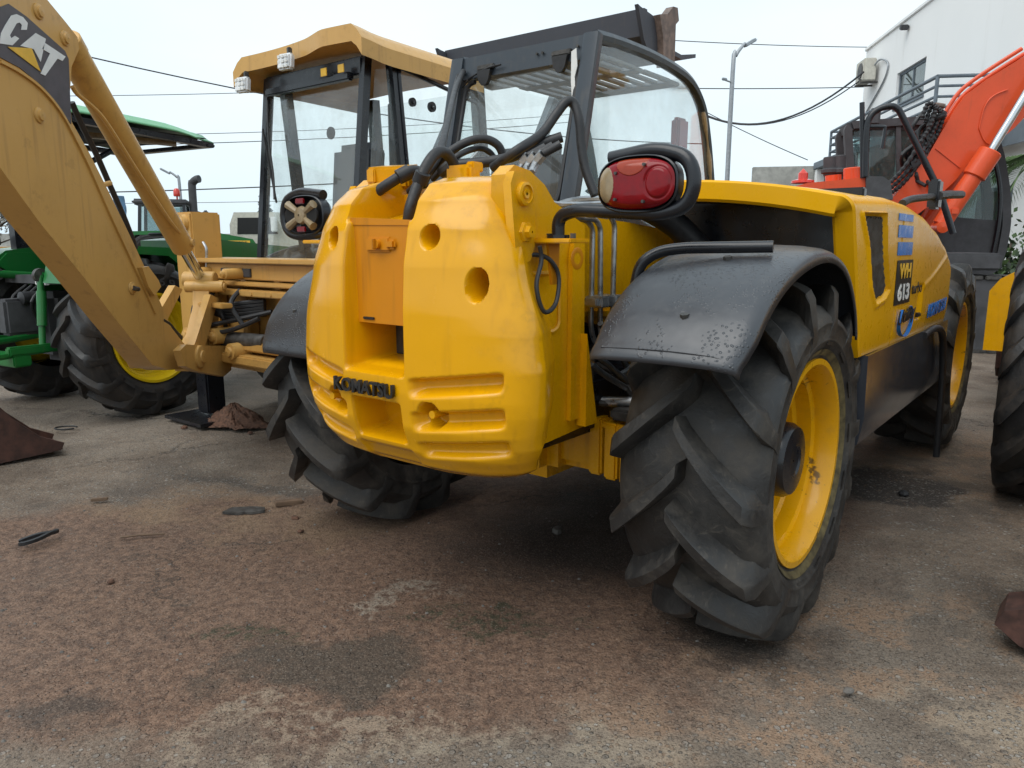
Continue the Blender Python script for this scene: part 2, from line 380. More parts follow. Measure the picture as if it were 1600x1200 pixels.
# ---------------------------------------------------------------- ground
def ground_material():
    t = NT('yard_ground'); P = t.n('ShaderNodeNewGeometry').outputs['Position']
    nb = t.n('ShaderNodeTexNoise'); nb.inputs['Scale'].default_value = 1.6; nb.inputs['Detail'].default_value = 6; nb.inputs['Roughness'].default_value = .7
    t.l(P, nb.inputs['Vector'])
    vs = t.n('ShaderNodeVectorMath', operation='MULTIPLY_ADD'); t.l(nb.outputs['Color'], vs.inputs[0]); vs.inputs[1].default_value = (1.1, 1.1, 0); t.l(P, vs.inputs[2])
    DP = vs.outputs[0]                                   # noise-distorted position, offset about +.55
    def spot(x, y, rx, ry, rz=0, a=.5, b=1.15, sharp=False):
        mp = t.n('ShaderNodeMapping', vector_type='TEXTURE'); mp.inputs['Location'].default_value = (x + .55, y + .55, 0)
        mp.inputs['Rotation'].default_value = (0, 0, rad(rz)); mp.inputs['Scale'].default_value = (rx, ry, 1e4); t.l(DP, mp.inputs['Vector'])
        ln = t.n('ShaderNodeVectorMath', operation='LENGTH'); t.l(mp.outputs[0], ln.inputs[0]); return t.ramp(ln.outputs['Value'], a, b, 1, 0)
    big = t.noise(.45, 4, .6, P); mid = t.noise(3.1, 6, .70, P); fine = t.noise(30, 4, .72, P); gr = t.noise(150, 3, .75, P)
    c = t.mix(t.ramp(mid, .32, .66), (.120, .090, .068), (.220, .172, .130))
    c = t.mix(t.ramp(big, .42, .62, 0, .6), c, (.265, .228, .185))
    c = t.mix(t.ramp(t.noise(.9, 5, .68, P, dist=.6), .52, .62, 0, .55), c, (.090, .074, .062))
    def over(c, mask, col, k=1): return t.mix(t.math('MULTIPLY', mask, k), c, col)
    red = t.math('MAXIMUM', spot(-.95, 2.65, 2.2, 1.0, -6, .75, 1.05), spot(-.1, 2.5, 1.1, .55, 0, .7, 1.05))
    red = t.math('MAXIMUM', red, spot(.35, 3.5, 1.5, 1.2, 20, .7, 1.1))
    red = t.math('MULTIPLY', red, t.ramp(mid, .25, .45, .55, 1))
    c = over(c, red, t.mix(t.ramp(fine, .32, .68), (.100, .054, .036), (.235, .138, .090)), .92)
    c = over(c, t.math('MULTIPLY', spot(-1.25, 3.32, 1.0, .30, -12, .5, 1.1), t.ramp(mid, .35, .6)), (.25, .165, .10), .75)
    c = over(c, t.math('MULTIPLY', spot(1.1, 1.95, 1.0, .8, 10, .5, 1.1), t.ramp(mid, .46, .58)), (.30, .19, .12), .8)
    c = over(c, t.math('MULTIPLY', spot(2.6, 4.3, .7, 1.3, -20), t.ramp(mid, .42, .62)), (.30, .195, .125), .75)
    c = over(c, t.math('MULTIPLY', spot(-.36, 1.78, .50, .19, -4, .82, .98), t.ramp(t.math('ADD', mid, t.math('MULTIPLY', fine, .9)), .86, 1.06)), (.33, .27, .20), .55)
    c = over(c, t.math('MULTIPLY', spot(.10, 1.72, .40, .15, 4, .6, 1.), t.ramp(mid, .44, .56)), (.34, .29, .22), .5)
    c = over(c, t.math('MULTIPLY', spot(-.38, 2.5, .20, .08, 0, .5, 1.), t.ramp(fine, .4, .6)), (.29, .25, .20), .8)
    c = over(c, t.math('MULTIPLY', spot(1.3, 1.75, .35, .2, 4, .5, 1.), t.ramp(mid, .42, .58)), (.30, .26, .20), .6)
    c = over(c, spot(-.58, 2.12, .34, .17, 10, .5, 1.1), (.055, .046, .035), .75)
    c = over(c, spot(.45, 3.2, 1.05, .72, 25, .3), (.026, .016, .013), .95)  # damp dirt stain, also painted darker to deepen the shade under the telehandler
    c = over(c, spot(.74, 2.26, .42, .24, 0, .2), (.020, .017, .015), .92)  # damp stain with extra contact shade painted in below the right rear tyre
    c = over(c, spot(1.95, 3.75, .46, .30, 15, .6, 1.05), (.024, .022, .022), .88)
    c = over(c, spot(1.72, 2.0, .30, .8, 0, .6, 1.1), (.065, .050, .040), .75)
    c = over(c, spot(-1.25, 2.0, .20, .14, 0, .4, 1.), (.050, .040, .034), .65)
    c = over(c, spot(-1.35, 3.75, .7, .10, -14, .5, 1.1), (.060, .052, .046), .6)
    c = over(c, spot(-2.02, 4.45, .95, .020, 34, .3, 1.0), (.045, .036, .030), .85)
    c = over(c, spot(-1.15, 3.05, .45, .014, 12, .3, 1.0), (.045, .034, .028), .7)
    moss = t.math('MULTIPLY', t.math('MAXIMUM', spot(.0, 2.26, .22, .06, -6, .3), t.math('MAXIMUM', spot(-.27, 2.34, .14, .05, 0, .3), spot(-.80, 2.26, .16, .07, 0, .3))), t.ramp(fine, .42, .56))
    c = over(c, moss, (.024, .034, .016), .85)
    # aggregate in the worn surface
    vd = t.n('ShaderNodeTexVoronoi'); vd.inputs['Scale'].default_value = 66; t.l(P, vd.inputs['Vector'])
    vd2 = t.n('ShaderNodeTexVoronoi'); vd2.inputs['Scale'].default_value = 34; t.l(P, vd2.inputs['Vector'])
    def agg(v, th, lim):
        r = t.n('ShaderNodeSeparateColor'); t.l(v.outputs['Color'], r.inputs[0])
        return t.math('MULTIPLY', t.ramp(r.outputs[0], th, th + .03), t.ramp(v.outputs['Distance'], lim - .09, lim, 1, 0)), r
    a1, r1 = agg(vd, .40, .42); a2, r2 = agg(vd2, .66, .34)
    show = t.ramp(t.math('ADD', mid, t.math('MULTIPLY', red, -.22)), .34, .56, .05, .62)
    pc = t.mix(r1.outputs[1], (.085, .08, .075), (.42, .395, .36)); pc = t.mix(t.ramp(r1.outputs[2], .7, .75), pc, (.24, .155, .10))
    c = t.mix(t.math('MULTIPLY', a1, show), c, pc)
    pc2 = t.mix(r2.outputs[1], (.10, .095, .09), (.42, .395, .36)); c = t.mix(t.math('MULTIPLY', a2, show), c, pc2)
    c = t.mix(t.ramp(gr, .50, .66, 0, .7), c, (.045, .035, .028)); c = t.mix(t.ramp(gr, .48, .34, 0, .35), c, (.36, .295, .235))
    # cracks
    vc = t.n('ShaderNodeTexVoronoi', feature='DISTANCE_TO_EDGE'); vc.inputs['Scale'].default_value = .42; t.l(DP, vc.inputs['Vector'])
    cr = t.math('MULTIPLY', t.ramp(vc.outputs['Distance'], .002, .009, 1, 0), t.ramp(big, .45, .6)); c = t.mix(t.math('MULTIPLY', cr, .8), c, (.03, .026, .022))
    hgt = t.math('ADD', t.math('MULTIPLY', t.math('MAXIMUM', a1, a2), .55), t.math('ADD', t.math('MULTIPLY', fine, .8), t.math('MULTIPLY', gr, .4)))
    nrm = t.bump(hgt, 1.0, .014)
    wet = t.ramp(t.noise(1.3, 5, .6, P), .35, .7, .62, .95)
    return t.bsdf(c, wet, 0, nrm, 0, .35)
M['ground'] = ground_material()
m = MB(); xs = [-900, -200, -60, -20, -8, -4] + [-4 + .1 * i for i in range(1, 90)] + [8, 20, 60, 200, 900]; ys = [-60, -10, 0] + [.6 + .1 * i for i in range(1, 75)] + [9, 12, 20, 60, 200, 1500]
def gz(x, y):
    k = sst(-8, -3.4, x) * (1 - sst(4.4, 8, x)) * sst(0, .8, y) * (1 - sst(7.4, 9.5, y))
    return k * (.006 * math.sin(x * 2.3 + y * 1.1) + .005 * math.sin(x * 5.1 - y * 3.7 + 1) + .003 * math.sin(x * 11 + y * 9)) - .006 * k
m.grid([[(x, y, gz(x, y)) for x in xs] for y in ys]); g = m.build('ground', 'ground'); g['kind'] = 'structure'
# loose grit lying on the yard, too many to count
me = bpy.data.meshes.new('loose_grit'); V = []; Fc = []; rr = random.Random(5)
for k in range(2600):
    y = 1.05 + 4.6 * rr.random() ** 1.7; x = (rr.random() - .5) * (1.1 + y * 1.35)
    s = .002 + .005 * rr.random() ** 4; a = rr.random() * 6.28; i0 = len(V); z0 = gz(x, y)
    for q in range(5):
        w = s * (1 + .5 * rr.random()) ; V.append((x + w * math.cos(a + q * 1.257), y + w * .75 * math.sin(a + q * 1.257), z0 - .001))
    for q in range(3):
        w = s * .62; V.append((x + w * math.cos(a + q * 2.1), y + w * .7 * math.sin(a + q * 2.1), z0 + s * (.5 + .4 * rr.random())))
    Fc += [(i0 + 5, i0 + 6, i0 + 7)] + [(i0, i0 + 1, i0 + 5), (i0 + 1, i0 + 6, i0 + 5), (i0 + 1, i0 + 2, i0 + 6), (i0 + 2, i0 + 3, i0 + 6), (i0 + 3, i0 + 7, i0 + 6), (i0 + 3, i0 + 4, i0 + 7), (i0 + 4, i0 + 5, i0 + 7), (i0 + 4, i0, i0 + 5)]
me.from_pydata(V, [], Fc); me.materials.append(M['stone']); o = place(me, 'loose_grit'); o['kind'] = 'stuff'; o['label'] = 'loose grit and small pebbles scattered over the yard'; o['category'] = 'grit'


# ---------------------------------------------------------------- yellow telehandler (local: x right, y forward, origin under the rear axle)
T = thing('telehandler', 'yellow telehandler seen from behind, with big rear counterweight and glazed cab', 'telehandler', (0.106,2.914,0),38.13)
WR = .566; WB = 2.98
M['pipe'] = plain('painted_pipe', (.10, .11, .12), .35, .5, .3, 30, .1)
M['overspray'] = plain('overspray_rubber', (.11, .085, .035), .7, 0, .6, 22, .3)
# --- wheels
for side in (1, -1):
    for y in (0, WB):
        tyre(T, (side * .855, y, WR), WR + .010, .44, .325, 14, lug_h=.070, bar=.060, sweep=.44, phase=.09 if y == 0 else .2)
        rim(T, (side * .855, y, WR), .325, .195, -.02 if y == 0 else .06, hub='black', side=side, hubr=.120, hub_out=.150)
        MB().lathe([(.322, side * .178), (.336, side * .187), (.352, side * .200), (.362, side * .206)], (side * .855, y, WR), 'x', 64).build('bead_ring', 'overspray', T)
        MB().cyl((side * .3, y, WR), (side * .87, y, WR), .10, .13, n=24).build('axle_shaft', 'yellow', T)
def axle(y):
    m = MB().bb((-.52, y - .13, .43), (.52, y + .13, .66), .03); m.bb((-.2, y - .2, .38), (.2, y + .2, .72), .05)
    m.build('axle_beam', 'yellow', T)
axle(0); axle(WB)
m = MB()
for k in range(3): m.bb((.36 + k * .062, -.20, .45 - .008 * k), (.412 + k * .062, -.135, .655 - .012 * k), .008)
m.bb((.34, -.19, .62), (.56, -.12, .64), .004); m.build('axle_bracket', 'yellow', T)
MB().bb((.44, -.20, .655), (.56, -.13, .695), .01).build('valve_block', 'darksteel', T)

# --- counterweight: one cast block, modelled as a displaced rear skin
CWX = .03
HW = [(.548, .30), (.565, .39), (.60, .45), (.68, .50), (.78, .525), (.90, .53), (1.0, .515), (1.17, .455), (1.30, .41), (1.38, .38), (1.42, .35), (1.435, .31)]
EV = [(.548, .50), (.56, .64), (.59, .79), (.64, .89), (.72, .965), (.82, 1.0), (1.05, 1.0), (1.18, .98), (1.28, .93), (1.36, .84), (1.41, .71), (1.43, .55), (1.435, .45)]
def rbox(u, v, hu, hv, soft):          # 1 inside a rectangle, 0 outside
    return sst(-soft, soft, hu - abs(u)) * sst(-soft, soft, hv - abs(v))
def cw_depth(x, z):
    a = abs(x); d = 0.
    for hx, hz, r, dp in ((.222, 1.262, .026, .07), (.375, 1.135, .038, .11), (.222, .762, .035, .075)):
        if hx > .3 and x < 0: continue
        q = math.hypot((a - hx) * (1.0 if hx < .3 else 1.5), z - hz); d = max(d, dp * (1 - sst(r - .003, r + .009, q)))
    for z0, dp, h in ((.838, .038, .024), (.738, .038, .026), (.648, .028, .022)):
        if .12 < a < .50:
            zc = z0 + (a - .15) * .14; v = z - zc; e = sst(.145, .19, a) * (1 - sst(.43, .465, a))
            d = max(d, dp * e * (sst(-h - .012, -h * .2, v) if v < 0 else 1 - sst(h * .55, h + .004, v)))
    rc = sst(.110, .142, a)                                   # centre channel, wider towards the top
    d = max(d, .075 * (1 - rc) * sst(.862, .884, z))
    d = max(d, .26 * rbox(x, z - .955, .116, .066, .012))
    d = max(d, .12 * rbox(x, z - .722, .104, .054, .013))
    d = max(d, .015 * rbox(x, z - .60, .12, .035, .01))
    d = max(d, .30 * (1 - sst(.118, .152, a)) * sst(1.305, 1.325, z))
    return d
phis = []; tab = []; L_ = 0; pv = None
for i in range(2001):
    f = -math.pi / 2 + math.pi * i / 2000; s_, c_ = math.sin(f), max(0, math.cos(f)); x = .53 * math.copysign(abs(s_) ** .8, s_); y = .155 * c_ ** .8
    if pv: L_ += math.hypot(x - pv[0], y - pv[1])
    pv = (x, y); tab.append((L_, f))
NU, NV = 360, 200; j = 0
for i in range(NU + 1):
    s_ = L_ * i / NU
    while j < 2000 and tab[j][0] < s_: j += 1
    phis.append(tab[j][1])
rows = []
for k in range(NV + 1):
    t = k / NV; z = .548 + .887 * t; hw, ev = interp(HW, z), interp(EV, z); r = []
    for f in phis:
        s_, c_ = math.sin(f), max(0, math.cos(f)); q = .53 * abs(s_) ** .8; x = math.copysign(q + (hw - .53) * max(0, q - .16) / .37, s_); yd = c_ ** .8
        r.append((x * (1 if x > 0 else .84 if x < -.2 else lerp(1, .84, sst(0, -.2, x) if False else (-x / .2))) + CWX, -.735 + .36 * (1 - ev) - .155 * yd + cw_depth(x, z) * sst(.15, .35, yd), z))
    r = [(r[0][0] * .72, -.46, z)] + r + [(r[-1][0] * .72, -.46, z)]
    rows.append(r)
m = MB().grid(rows)
for r, fl in ((rows[0], False), (rows[-1], True)):                       # close bottom and top
    m.grid([r, [(p[0] * .9, -.45, p[2] + (-.0 if fl else .0)) for p in r]])
cw = m.build('counterweight', 'cast', T, sharp=60)
text('raised_lettering', 'KOMATSU', 'dark', cw, (-.13, -.893, .800), (1, -.0, 0), (0, 0, 1), .265, .043, .01, .03)
for sx in (-1, 1):
    MB().cyl((sx * .222 + CWX, -.862, .765), (sx * .222 + CWX, -.80, .765), .012, n=8).build('bolt', 'rimyellow', cw)
MB().box((0, -.64, .95), (.22, .10, .13), .01).build('inner_block', 'darksteel', cw, loc=(CWX, 0, 0))
h = MB().prism([(-.122, 1.008), (.122, 1.008), (.122, 1.305), (-.122, 1.315)], -.835, -.80, 'y', .006).bb((-.122, -.80, 1.0), (.122, -.62, 1.30), .01).build('battery_hatch', 'hatch', T, loc=(CWX, 0, 0))
m = MB().prism([(-.128, 1.30), (.13, 1.295), (.13, 1.31), (-.128, 1.322)], -.838, -.60, 'y', .004); m.build('hatch_lid', 'hatch', h)
m = MB().box((-.005, -.840, 1.243), (.105, .012, .045), .012).box((.05, -.842, 1.243), (.04, .014, .03), .01); q = m.build('latch', 'hatch', h)
MB().cyl((0, -.842, 1.243), (0, -.858, 1.243), .014, n=14).box((0, -.86, 1.243), (.008, .016, .03), .002).build('latch_knob', 'hatch', h)
MB().box((-.06, -.838, 1.022), (.05, .006, .008), .002).build('hatch_seam', 'dark', h)
MB().prism([(-.12, 1.318), (.12, 1.318), (.12, 1.40), (-.12, 1.40)], -.62, -.55, 'y', .01).box((0, -.66, 1.325), (.24, .2, .012), .003, rx=.25).build('hose_deck', 'yellow', T, loc=(CWX, 0, 0))
MB().box((-.155, -.60, 1.46), (.15, .10, .07), .008, rz=.3, rx=.15).box((-.19, -.665, 1.46), (.03, .02, .045), .004, rz=.3).build('top_clevis', 'yellow', T)
MB().box((.13, -.58, 1.455), (.10, .06, .05), .01).box((.16, -.56, 1.475), (.03, .05, .03), .004).build('hose_clamp_block', 'yellow', T)

# --- rear tower plates and frame sides
TW = [(-.66, .70), (-.66, 1.0), (-.72, 1.20), (-.755, 1.36), (-.752, 1.425), (-.715, 1.452), (-.645, 1.442), (-.575, 1.408), (-.525, 1.362), (-.36, 1.30), (-.35, .66), (-.70, .64)]
for s in (1, -1):
    tl = (0, 0, 0) if s == 1 else (.17, .08, 0)
    MB().prism(TW, s * .385, s * .435, 'x', .012).build('frame_plate', 'yellow', T, loc=tl)
    p = MB().prism([(-.742, 1.205), (-.766, 1.40), (-.750, 1.432), (-.69, 1.428), (-.664, 1.41), (-.652, 1.25), (-.675, 1.20), (-.715, 1.185)], s * .436, s * .462, 'x', .008).build('pivot_plate', 'yellow', T, loc=tl)
    m = MB().lathe([(.004, s * .474), (.012, s * .475), (.014, s * .470), (.022, s * .470), (.024, s * .476), (.031, s * .474), (.033, s * .462)], (0, -.71, 1.375), 'x', 24); m.build('pivot_pin', 'yellow', p)
    MB().lathe([(.003, s * .485), (.017, s * .485), (.019, s * .472), (.028, s * .470), (.03, s * .462)], (0, -.70, 1.275), 'x', 6).build('bolt', 'yellow', p)
    MB().lathe([(.018, s * .4525), (.030, s * .4535), (.034, s * .452)], (0, 0, 0), 'x', 20).build('eye_rim', 'hatch', T, loc=(0, -.427, 1.20))
    e = MB().prism([(-.40, .70), (-.40, 1.235), (-.415, 1.26), (-.44, 1.255), (-.452, 1.22), (-.452, .70)], s * .436, s * .452, 'x', .003).build('lifting_eye_plate', 'yellow', T)
    MB().prism([(-.40, .97), (-.33, .675), (-.40, .675)], s * .44, s * .475, 'x', .004).build('gusset', 'yellow', T)
    m = MB().bb((s * .436, -.66, 1.245), (s * .58, -.56, 1.258), .003); b = m.build('lamp_bracket', 'yellow', T)
    MB().prism([(-.63, 1.245), (-.575, 1.245), (-.575, 1.13), (-.61, 1.13)], s * .48, s * .488, 'x', .002).build('bracket_web', 'hatch', b)
    for q in (.47, .55): MB().cyl((s * q, -.60, 1.258), (s * q, -.60, 1.272), .009, n=6).build('bolt', 'darksteel', b)
    # framed pocket under the bracket
    w = [(-.70, 1.16), (-.52, 1.16), (-.50, 1.14), (-.50, 1.0), (-.53, .985), (-.68, .99)]
    MB().tube([(s * .437, a, b_) for a, b_ in w + w[:1]], .007, 6, rnd=.02).build('pocket_rim', 'yellow', T)
m = MB().bb((-.385, -.62, .60), (.385, .9, .80), .02).bb((-.33, .8, .45), (.33, 3.0, .78), .02); m.build('chassis', 'black', T)
MB().bb((-.384, -.60, .80), (.384, -.42, 1.2), .02).build('tower_cross_member', 'yellow', T)
# --- boom, lying between cab and engine
b = MB(); b.prism([(-.62, 1.14), (-.66, 1.30), (-.55, 1.36), (.2, 1.325), (2.9, 1.13), (3.3, .95), (3.3, .70), (2.9, .78), (.2, .92), (-.40, 1.02)], .02, .27, 'x', .05, 3)
boom = b.build('boom', 'yellow', T)
MB().prism([(-.30, 1.02), (.35, .985), (.35, .965), (-.30, 1.0)], .27, .285, 'x', .004).build('boom_rib', 'yellow', boom)
MB().cyl((-.384, -.6, 1.29), (.384, -.6, 1.29), .05).build('boom_pivot', 'darksteel', T)
# --- steel hydraulic lines beside the boom
for k, (xx, pts) in enumerate(((.315, [(-.55, 1.335), (-.17, 1.325), (-.125, 1.30), (-.125, .94), (-.06, .86)]), (.33, [(-.45, 1.34), (-.13, 1.325), (-.10, 1.30), (-.085, .92), (-.02, .84)]), (.345, [(-.40, 1.352), (-.06, 1.34), (-.03, 1.31), (-.03, .93), (.05, .85)]))):
    MB().tube([(xx, y, z) for y, z in pts], .0095, 10, rnd=.04).build('steel_line', 'steel', T)
MB().bb((.30, -.165, 1.035), (.36, .02, 1.06), .004).build('line_clamp', 'steel', T)
for y in (-.125, -.085, -.03): MB().bb((.30, y - .02, 1.028), (.372, y + .02, 1.067), .004).build('clamp_cap', 'steel', T)
for a in ([(.40, .02, .82), (.42, -.05, .74), (.55, .0, .62)], [(.36, .05, .88), (.40, .05, .78), (.55, .08, .66)], [(.33, -.1, .82), (.42, -.12, .80), (.48, -.1, .74), (.56, -.06, .66)], [(.36, -.18, .88), (.36, -.18, .72), (.42, -.14, .70)], [(.40, .1, .86), (.48, .1, .74), (.58, .12, .70)]):
    MB().tube(a, .011, 8, smooth=6).build('hydraulic_hose', 'darksteel', T)
for q in ([(0.44,-0.34,0.883),(0.44,-0.263,0.891),(0.44,-0.151,0.889)], [(0.46,-0.346,0.9),(0.46,-0.266,0.863),(0.46,-0.177,0.813),(0.46,-0.087,0.765)], [(0.47,-0.365,0.872),(0.47,-0.293,0.83),(0.47,-0.14,0.76)], [(0.43,-0.25,0.988),(0.43,-0.187,0.933),(0.43,-0.111,0.864),(0.43,-0.034,0.782)], [(0.42,-0.192,0.968),(0.42,-0.131,0.919),(0.42,-0.029,0.83)], [(0.45,-0.206,0.803),(0.45,-0.134,0.806),(0.45,-0.054,0.823)]):
    MB().tube(q, .0105, 8, smooth=5).build('steel_line', 'pipe', T)
MB().bb((.425, -.40, .80), (.455, -.375, .905), .004).build('line_manifold', 'darksteel', T)
MB().cyl((.34, -.16, .70), (.56, -.10, .715), .018).build('steering_rod', 'steel', T)
MB().lathe([(.02, -.03), (.032, -.02), (.032, .03), (.018, .04)], (.54, -.105, .715), 'x', 14).build('rod_boot', 'yellow', T)

# --- top hoses between counterweight and boom
def hose(fr, r=.017, mat='hose', name='hydraulic_hose', k=7):
    return MB().tube(fr, r, 12, smooth=k).build(name, mat, T)
hose([(-0.139,-0.74,1.321),(-0.143,-0.73,1.355),(-0.11,-0.72,1.4),(-0.06,-0.7,1.433),(-0.021,-0.66,1.465),(-0.034,-0.6,1.466),(-0.07,-0.55,1.435)])
hose([(0.068,-0.76,1.298),(0.08,-0.76,1.348),(0.081,-0.73,1.41),(0.088,-0.7,1.467),(0.09,-0.66,1.509),(0.089,-0.62,1.518),(0.086,-0.58,1.495),(0.082,-0.55,1.44)])
hose([(-0.064,-0.62,1.407),(0.008,-0.62,1.453),(-0.04,-0.5,1.544),(-0.275,-0.2,1.716),(-0.604,0.2,1.907),(-0.754,0.42,2.038)], .013)
hose([(-0.015,-0.6,1.434),(-0.052,-0.5,1.535),(-0.282,-0.2,1.694),(-0.62,0.2,1.882),(-0.786,0.42,2.025)], .010)
hose([(-0.125,-0.5,1.451),(-0.035,-0.5,1.518),(0.019,-0.45,1.567),(0.059,-0.4,1.583),(0.089,-0.36,1.564),(0.1,-0.34,1.518)], .014)
hose([(-0.077,-0.5,1.455),(0.027,-0.5,1.518),(0.031,-0.4,1.555),(0.053,-0.36,1.545),(0.069,-0.34,1.508)], .010)
hose([(0.027,-0.5,1.494),(0.114,-0.45,1.502),(0.179,-0.4,1.518),(0.239,-0.35,1.552),(0.303,-0.3,1.579)], .017)
hose([(0.141,-0.45,1.483),(0.234,-0.45,1.527),(0.256,-0.35,1.585),(0.277,-0.3,1.648),(0.296,-0.27,1.689),(0.314,-0.25,1.686),(0.335,-0.25,1.633),(0.344,-0.25,1.559),(0.36,-0.25,1.485),(0.4,-0.25,1.397)], .0155)
for a, b_ in (((690, 262), (676, 280)), ((655, 268), (640, 282))): pass
for pts in ([(-0.011,-0.67,1.464),(-0.031,-0.7,1.445)], [(0.08,-0.72,1.422),(0.096,-0.72,1.45)]):
    MB().tube(pts, .023, 14).build('hose_sleeve', 'hose', T)
for p in ([(0.053,-0.55,1.488),(0.011,-0.55,1.467)],): MB().tube(p, .020, 8).build('hose_fitting', 'darksteel', T)
for i, dx in enumerate((0, .035, .07)):
    q = [(0.277,-0.5,1.452),(0.256,-0.45,1.487),(0.283,-0.45,1.51)]
    A = [Vector(p) + Vector((dx, -dx * .3, -.002)) for p in q]
    MB().tube(A, .011, 10).build('steel_elbow', 'steel', T)
    MB().tube([A[1] + (A[2] - A[1]) * .2, A[2]], .017, 6).build('hex_fitting', 'steel', T)
    MB().tube([A[2], A[2] + (A[2] - A[1]) * 1.2 + Vector((.01, .03, 0))], .013, 10).build('hose_ferrule', 'hose', T)
MB().tube([(0.3,-0.485,1.47),(0.36,-0.564,1.419),(0.4,-0.568,1.385),(0.4,-0.491,1.361),(0.4,-0.36,1.363),(0.4,-0.189,1.374)], .010, 8, smooth=5).build('steel_line', 'steel', T)
MB().tube([(0.36,-0.413,1.358),(0.36,-0.281,1.383),(0.36,-0.061,1.393)], .012, 8, smooth=5).build('steel_line', 'steel', T)
MB().tube([(0.49,-0.674,1.237),(0.49,-0.665,1.197),(0.5,-0.701,1.129),(0.51,-0.679,1.06),(0.51,-0.623,1.079),(0.5,-0.595,1.153),(0.49,-0.628,1.201),(0.46,-0.663,1.214),(0.44,-0.704,1.204)], .0065, 8, smooth=6).build('lamp_cable', 'hose', T)

# --- tail lamps on bent tube guards
def lens(parent, cx, y0, cz, hw, hh, s):
    n1, n2 = 200, 90; R_ = []
    def shape(a): return (math.copysign(abs(math.cos(a)) ** .75, math.cos(a)), math.copysign(abs(math.sin(a)) ** .75, math.sin(a)))
    SH = [shape(2 * math.pi * (k + .5) / n1) for k in range(n1)]
    def reg(x, z):
        x, z = x / hw, z / hh
        if ((x + .76) / .25) ** 2 + (z / .72) ** 2 < 1: return 'clear'
        if ((x + .06) / .42) ** 2 + ((z - .95) / .62) ** 2 < 1: return 'amber'
        return 'redlens'
    for i in range(n2 + 1):
        r = i / n2; row = []
        for a, b_ in SH:
            x, z = hw * r * a, hh * r * b_; g = reg(x, z); e = .0015 if g == 'redlens' else 0
            e += .0035 * math.exp(-(((math.hypot((x - hw * .62) / hw / .30, z / hh / .62) - 1) / .10) ** 2))
            row.append((cx + s * x, y0 - .020 * (1 - r ** 6) + e, cz + z))
        R_.append(row)
    def mid(i, j): p, q = R_[i][j], R_[i + 1][(j + 1) % n1]; return reg(s * ((p[0] + q[0]) / 2 - cx), (p[2] + q[2]) / 2 - cz)
    for mt, nm in (('redlens', 'red_lens'), ('amber', 'amber_lens'), ('clear', 'clear_lens')):
        MB().grid(R_, close=True, keep=lambda i, j: mid(i, j) == mt).build(nm, mt, parent, sharp=60)
    for x, z in ((-.45, .45), (.3, .72), (.3, -.72), (-.45, -.6)): MB().cyl((cx + x * hw, y0 - .024, cz + z * hh), (cx + x * hw, y0 - .01, cz + z * hh), .004, n=8).build('lens_screw', 'darksteel', parent)
for s in (1, -1):
    y = -.60; zc = 1.392; LO = {1: (0, 0, 0), -1: (.14, 0, -.045)}
    arm = MB().tube([(s * .50, y, 1.262), (s * .50, y, 1.318), (s * .56, y, 1.335), (s * .82, y, 1.318), (s * .885, y, 1.335), (s * .905, y, 1.39), (s * .885, y, 1.452), (s * .80, y, 1.478), (s * .665, y, 1.462)], .0185, 14, rnd=.045).build('lamp_guard_tube', 'black', T, loc=LO[s])
    MB().cyl((s * .50, y, 1.258), (s * .50, y, 1.268), .032).build('tube_flange', 'black', arm)
    b = MB(); n1 = 36
    sec = lambda k, yy: [(s * (.755) + s * .115 * k * math.copysign(abs(math.cos(a)) ** .75, math.cos(a)), yy, zc + .072 * k * math.copysign(abs(math.sin(a)) ** .75, math.sin(a))) for a in [2 * math.pi * i / n1 for i in range(n1)]]
    b.grid([sec(.02, y + .03), sec(.85, y + .03), sec(1.0, y + .01), sec(1.0, y - .022), sec(.96, y - .025)], close=True)
    lb = b.build('tail_lamp', 'black', T, loc=LO[s])
    if s == 1: lens(lb, .755, y - .026, zc, .107, .062, 1)
    else:                                             # broken lamp: only the cracked white reflector is left
        m = MB()
        for a in (.7, 2.4, 3.9, 5.5): m.cyl((-.755, y - .03, zc), (-.755 + .1 * math.cos(a), y - .035, zc + .058 * math.sin(a)), .009, .016, 8)
        m.lathe([(.004, y - .045), (.028, y - .042), (.034, y - .03)], (-.755, 0, zc), 'y', 20); m.build('lamp_reflector', 'clear', lb, label='cracked pale reflector without its lens')
        for a in (1.6, 4.7): MB().box((-.755 + .07 * math.cos(a), y - .034, zc + .05 * math.sin(a)), (.05, .008, .02), .003).build('lens_shard', 'redlens', lb)
        for a in (0, 3.14): MB().cyl((-.755 + .065 * math.cos(a), y - .028, zc), (-.755 + .065 * math.cos(a), y - .036, zc), .03, n=16).build('bulb_socket', 'darkroom', lb)

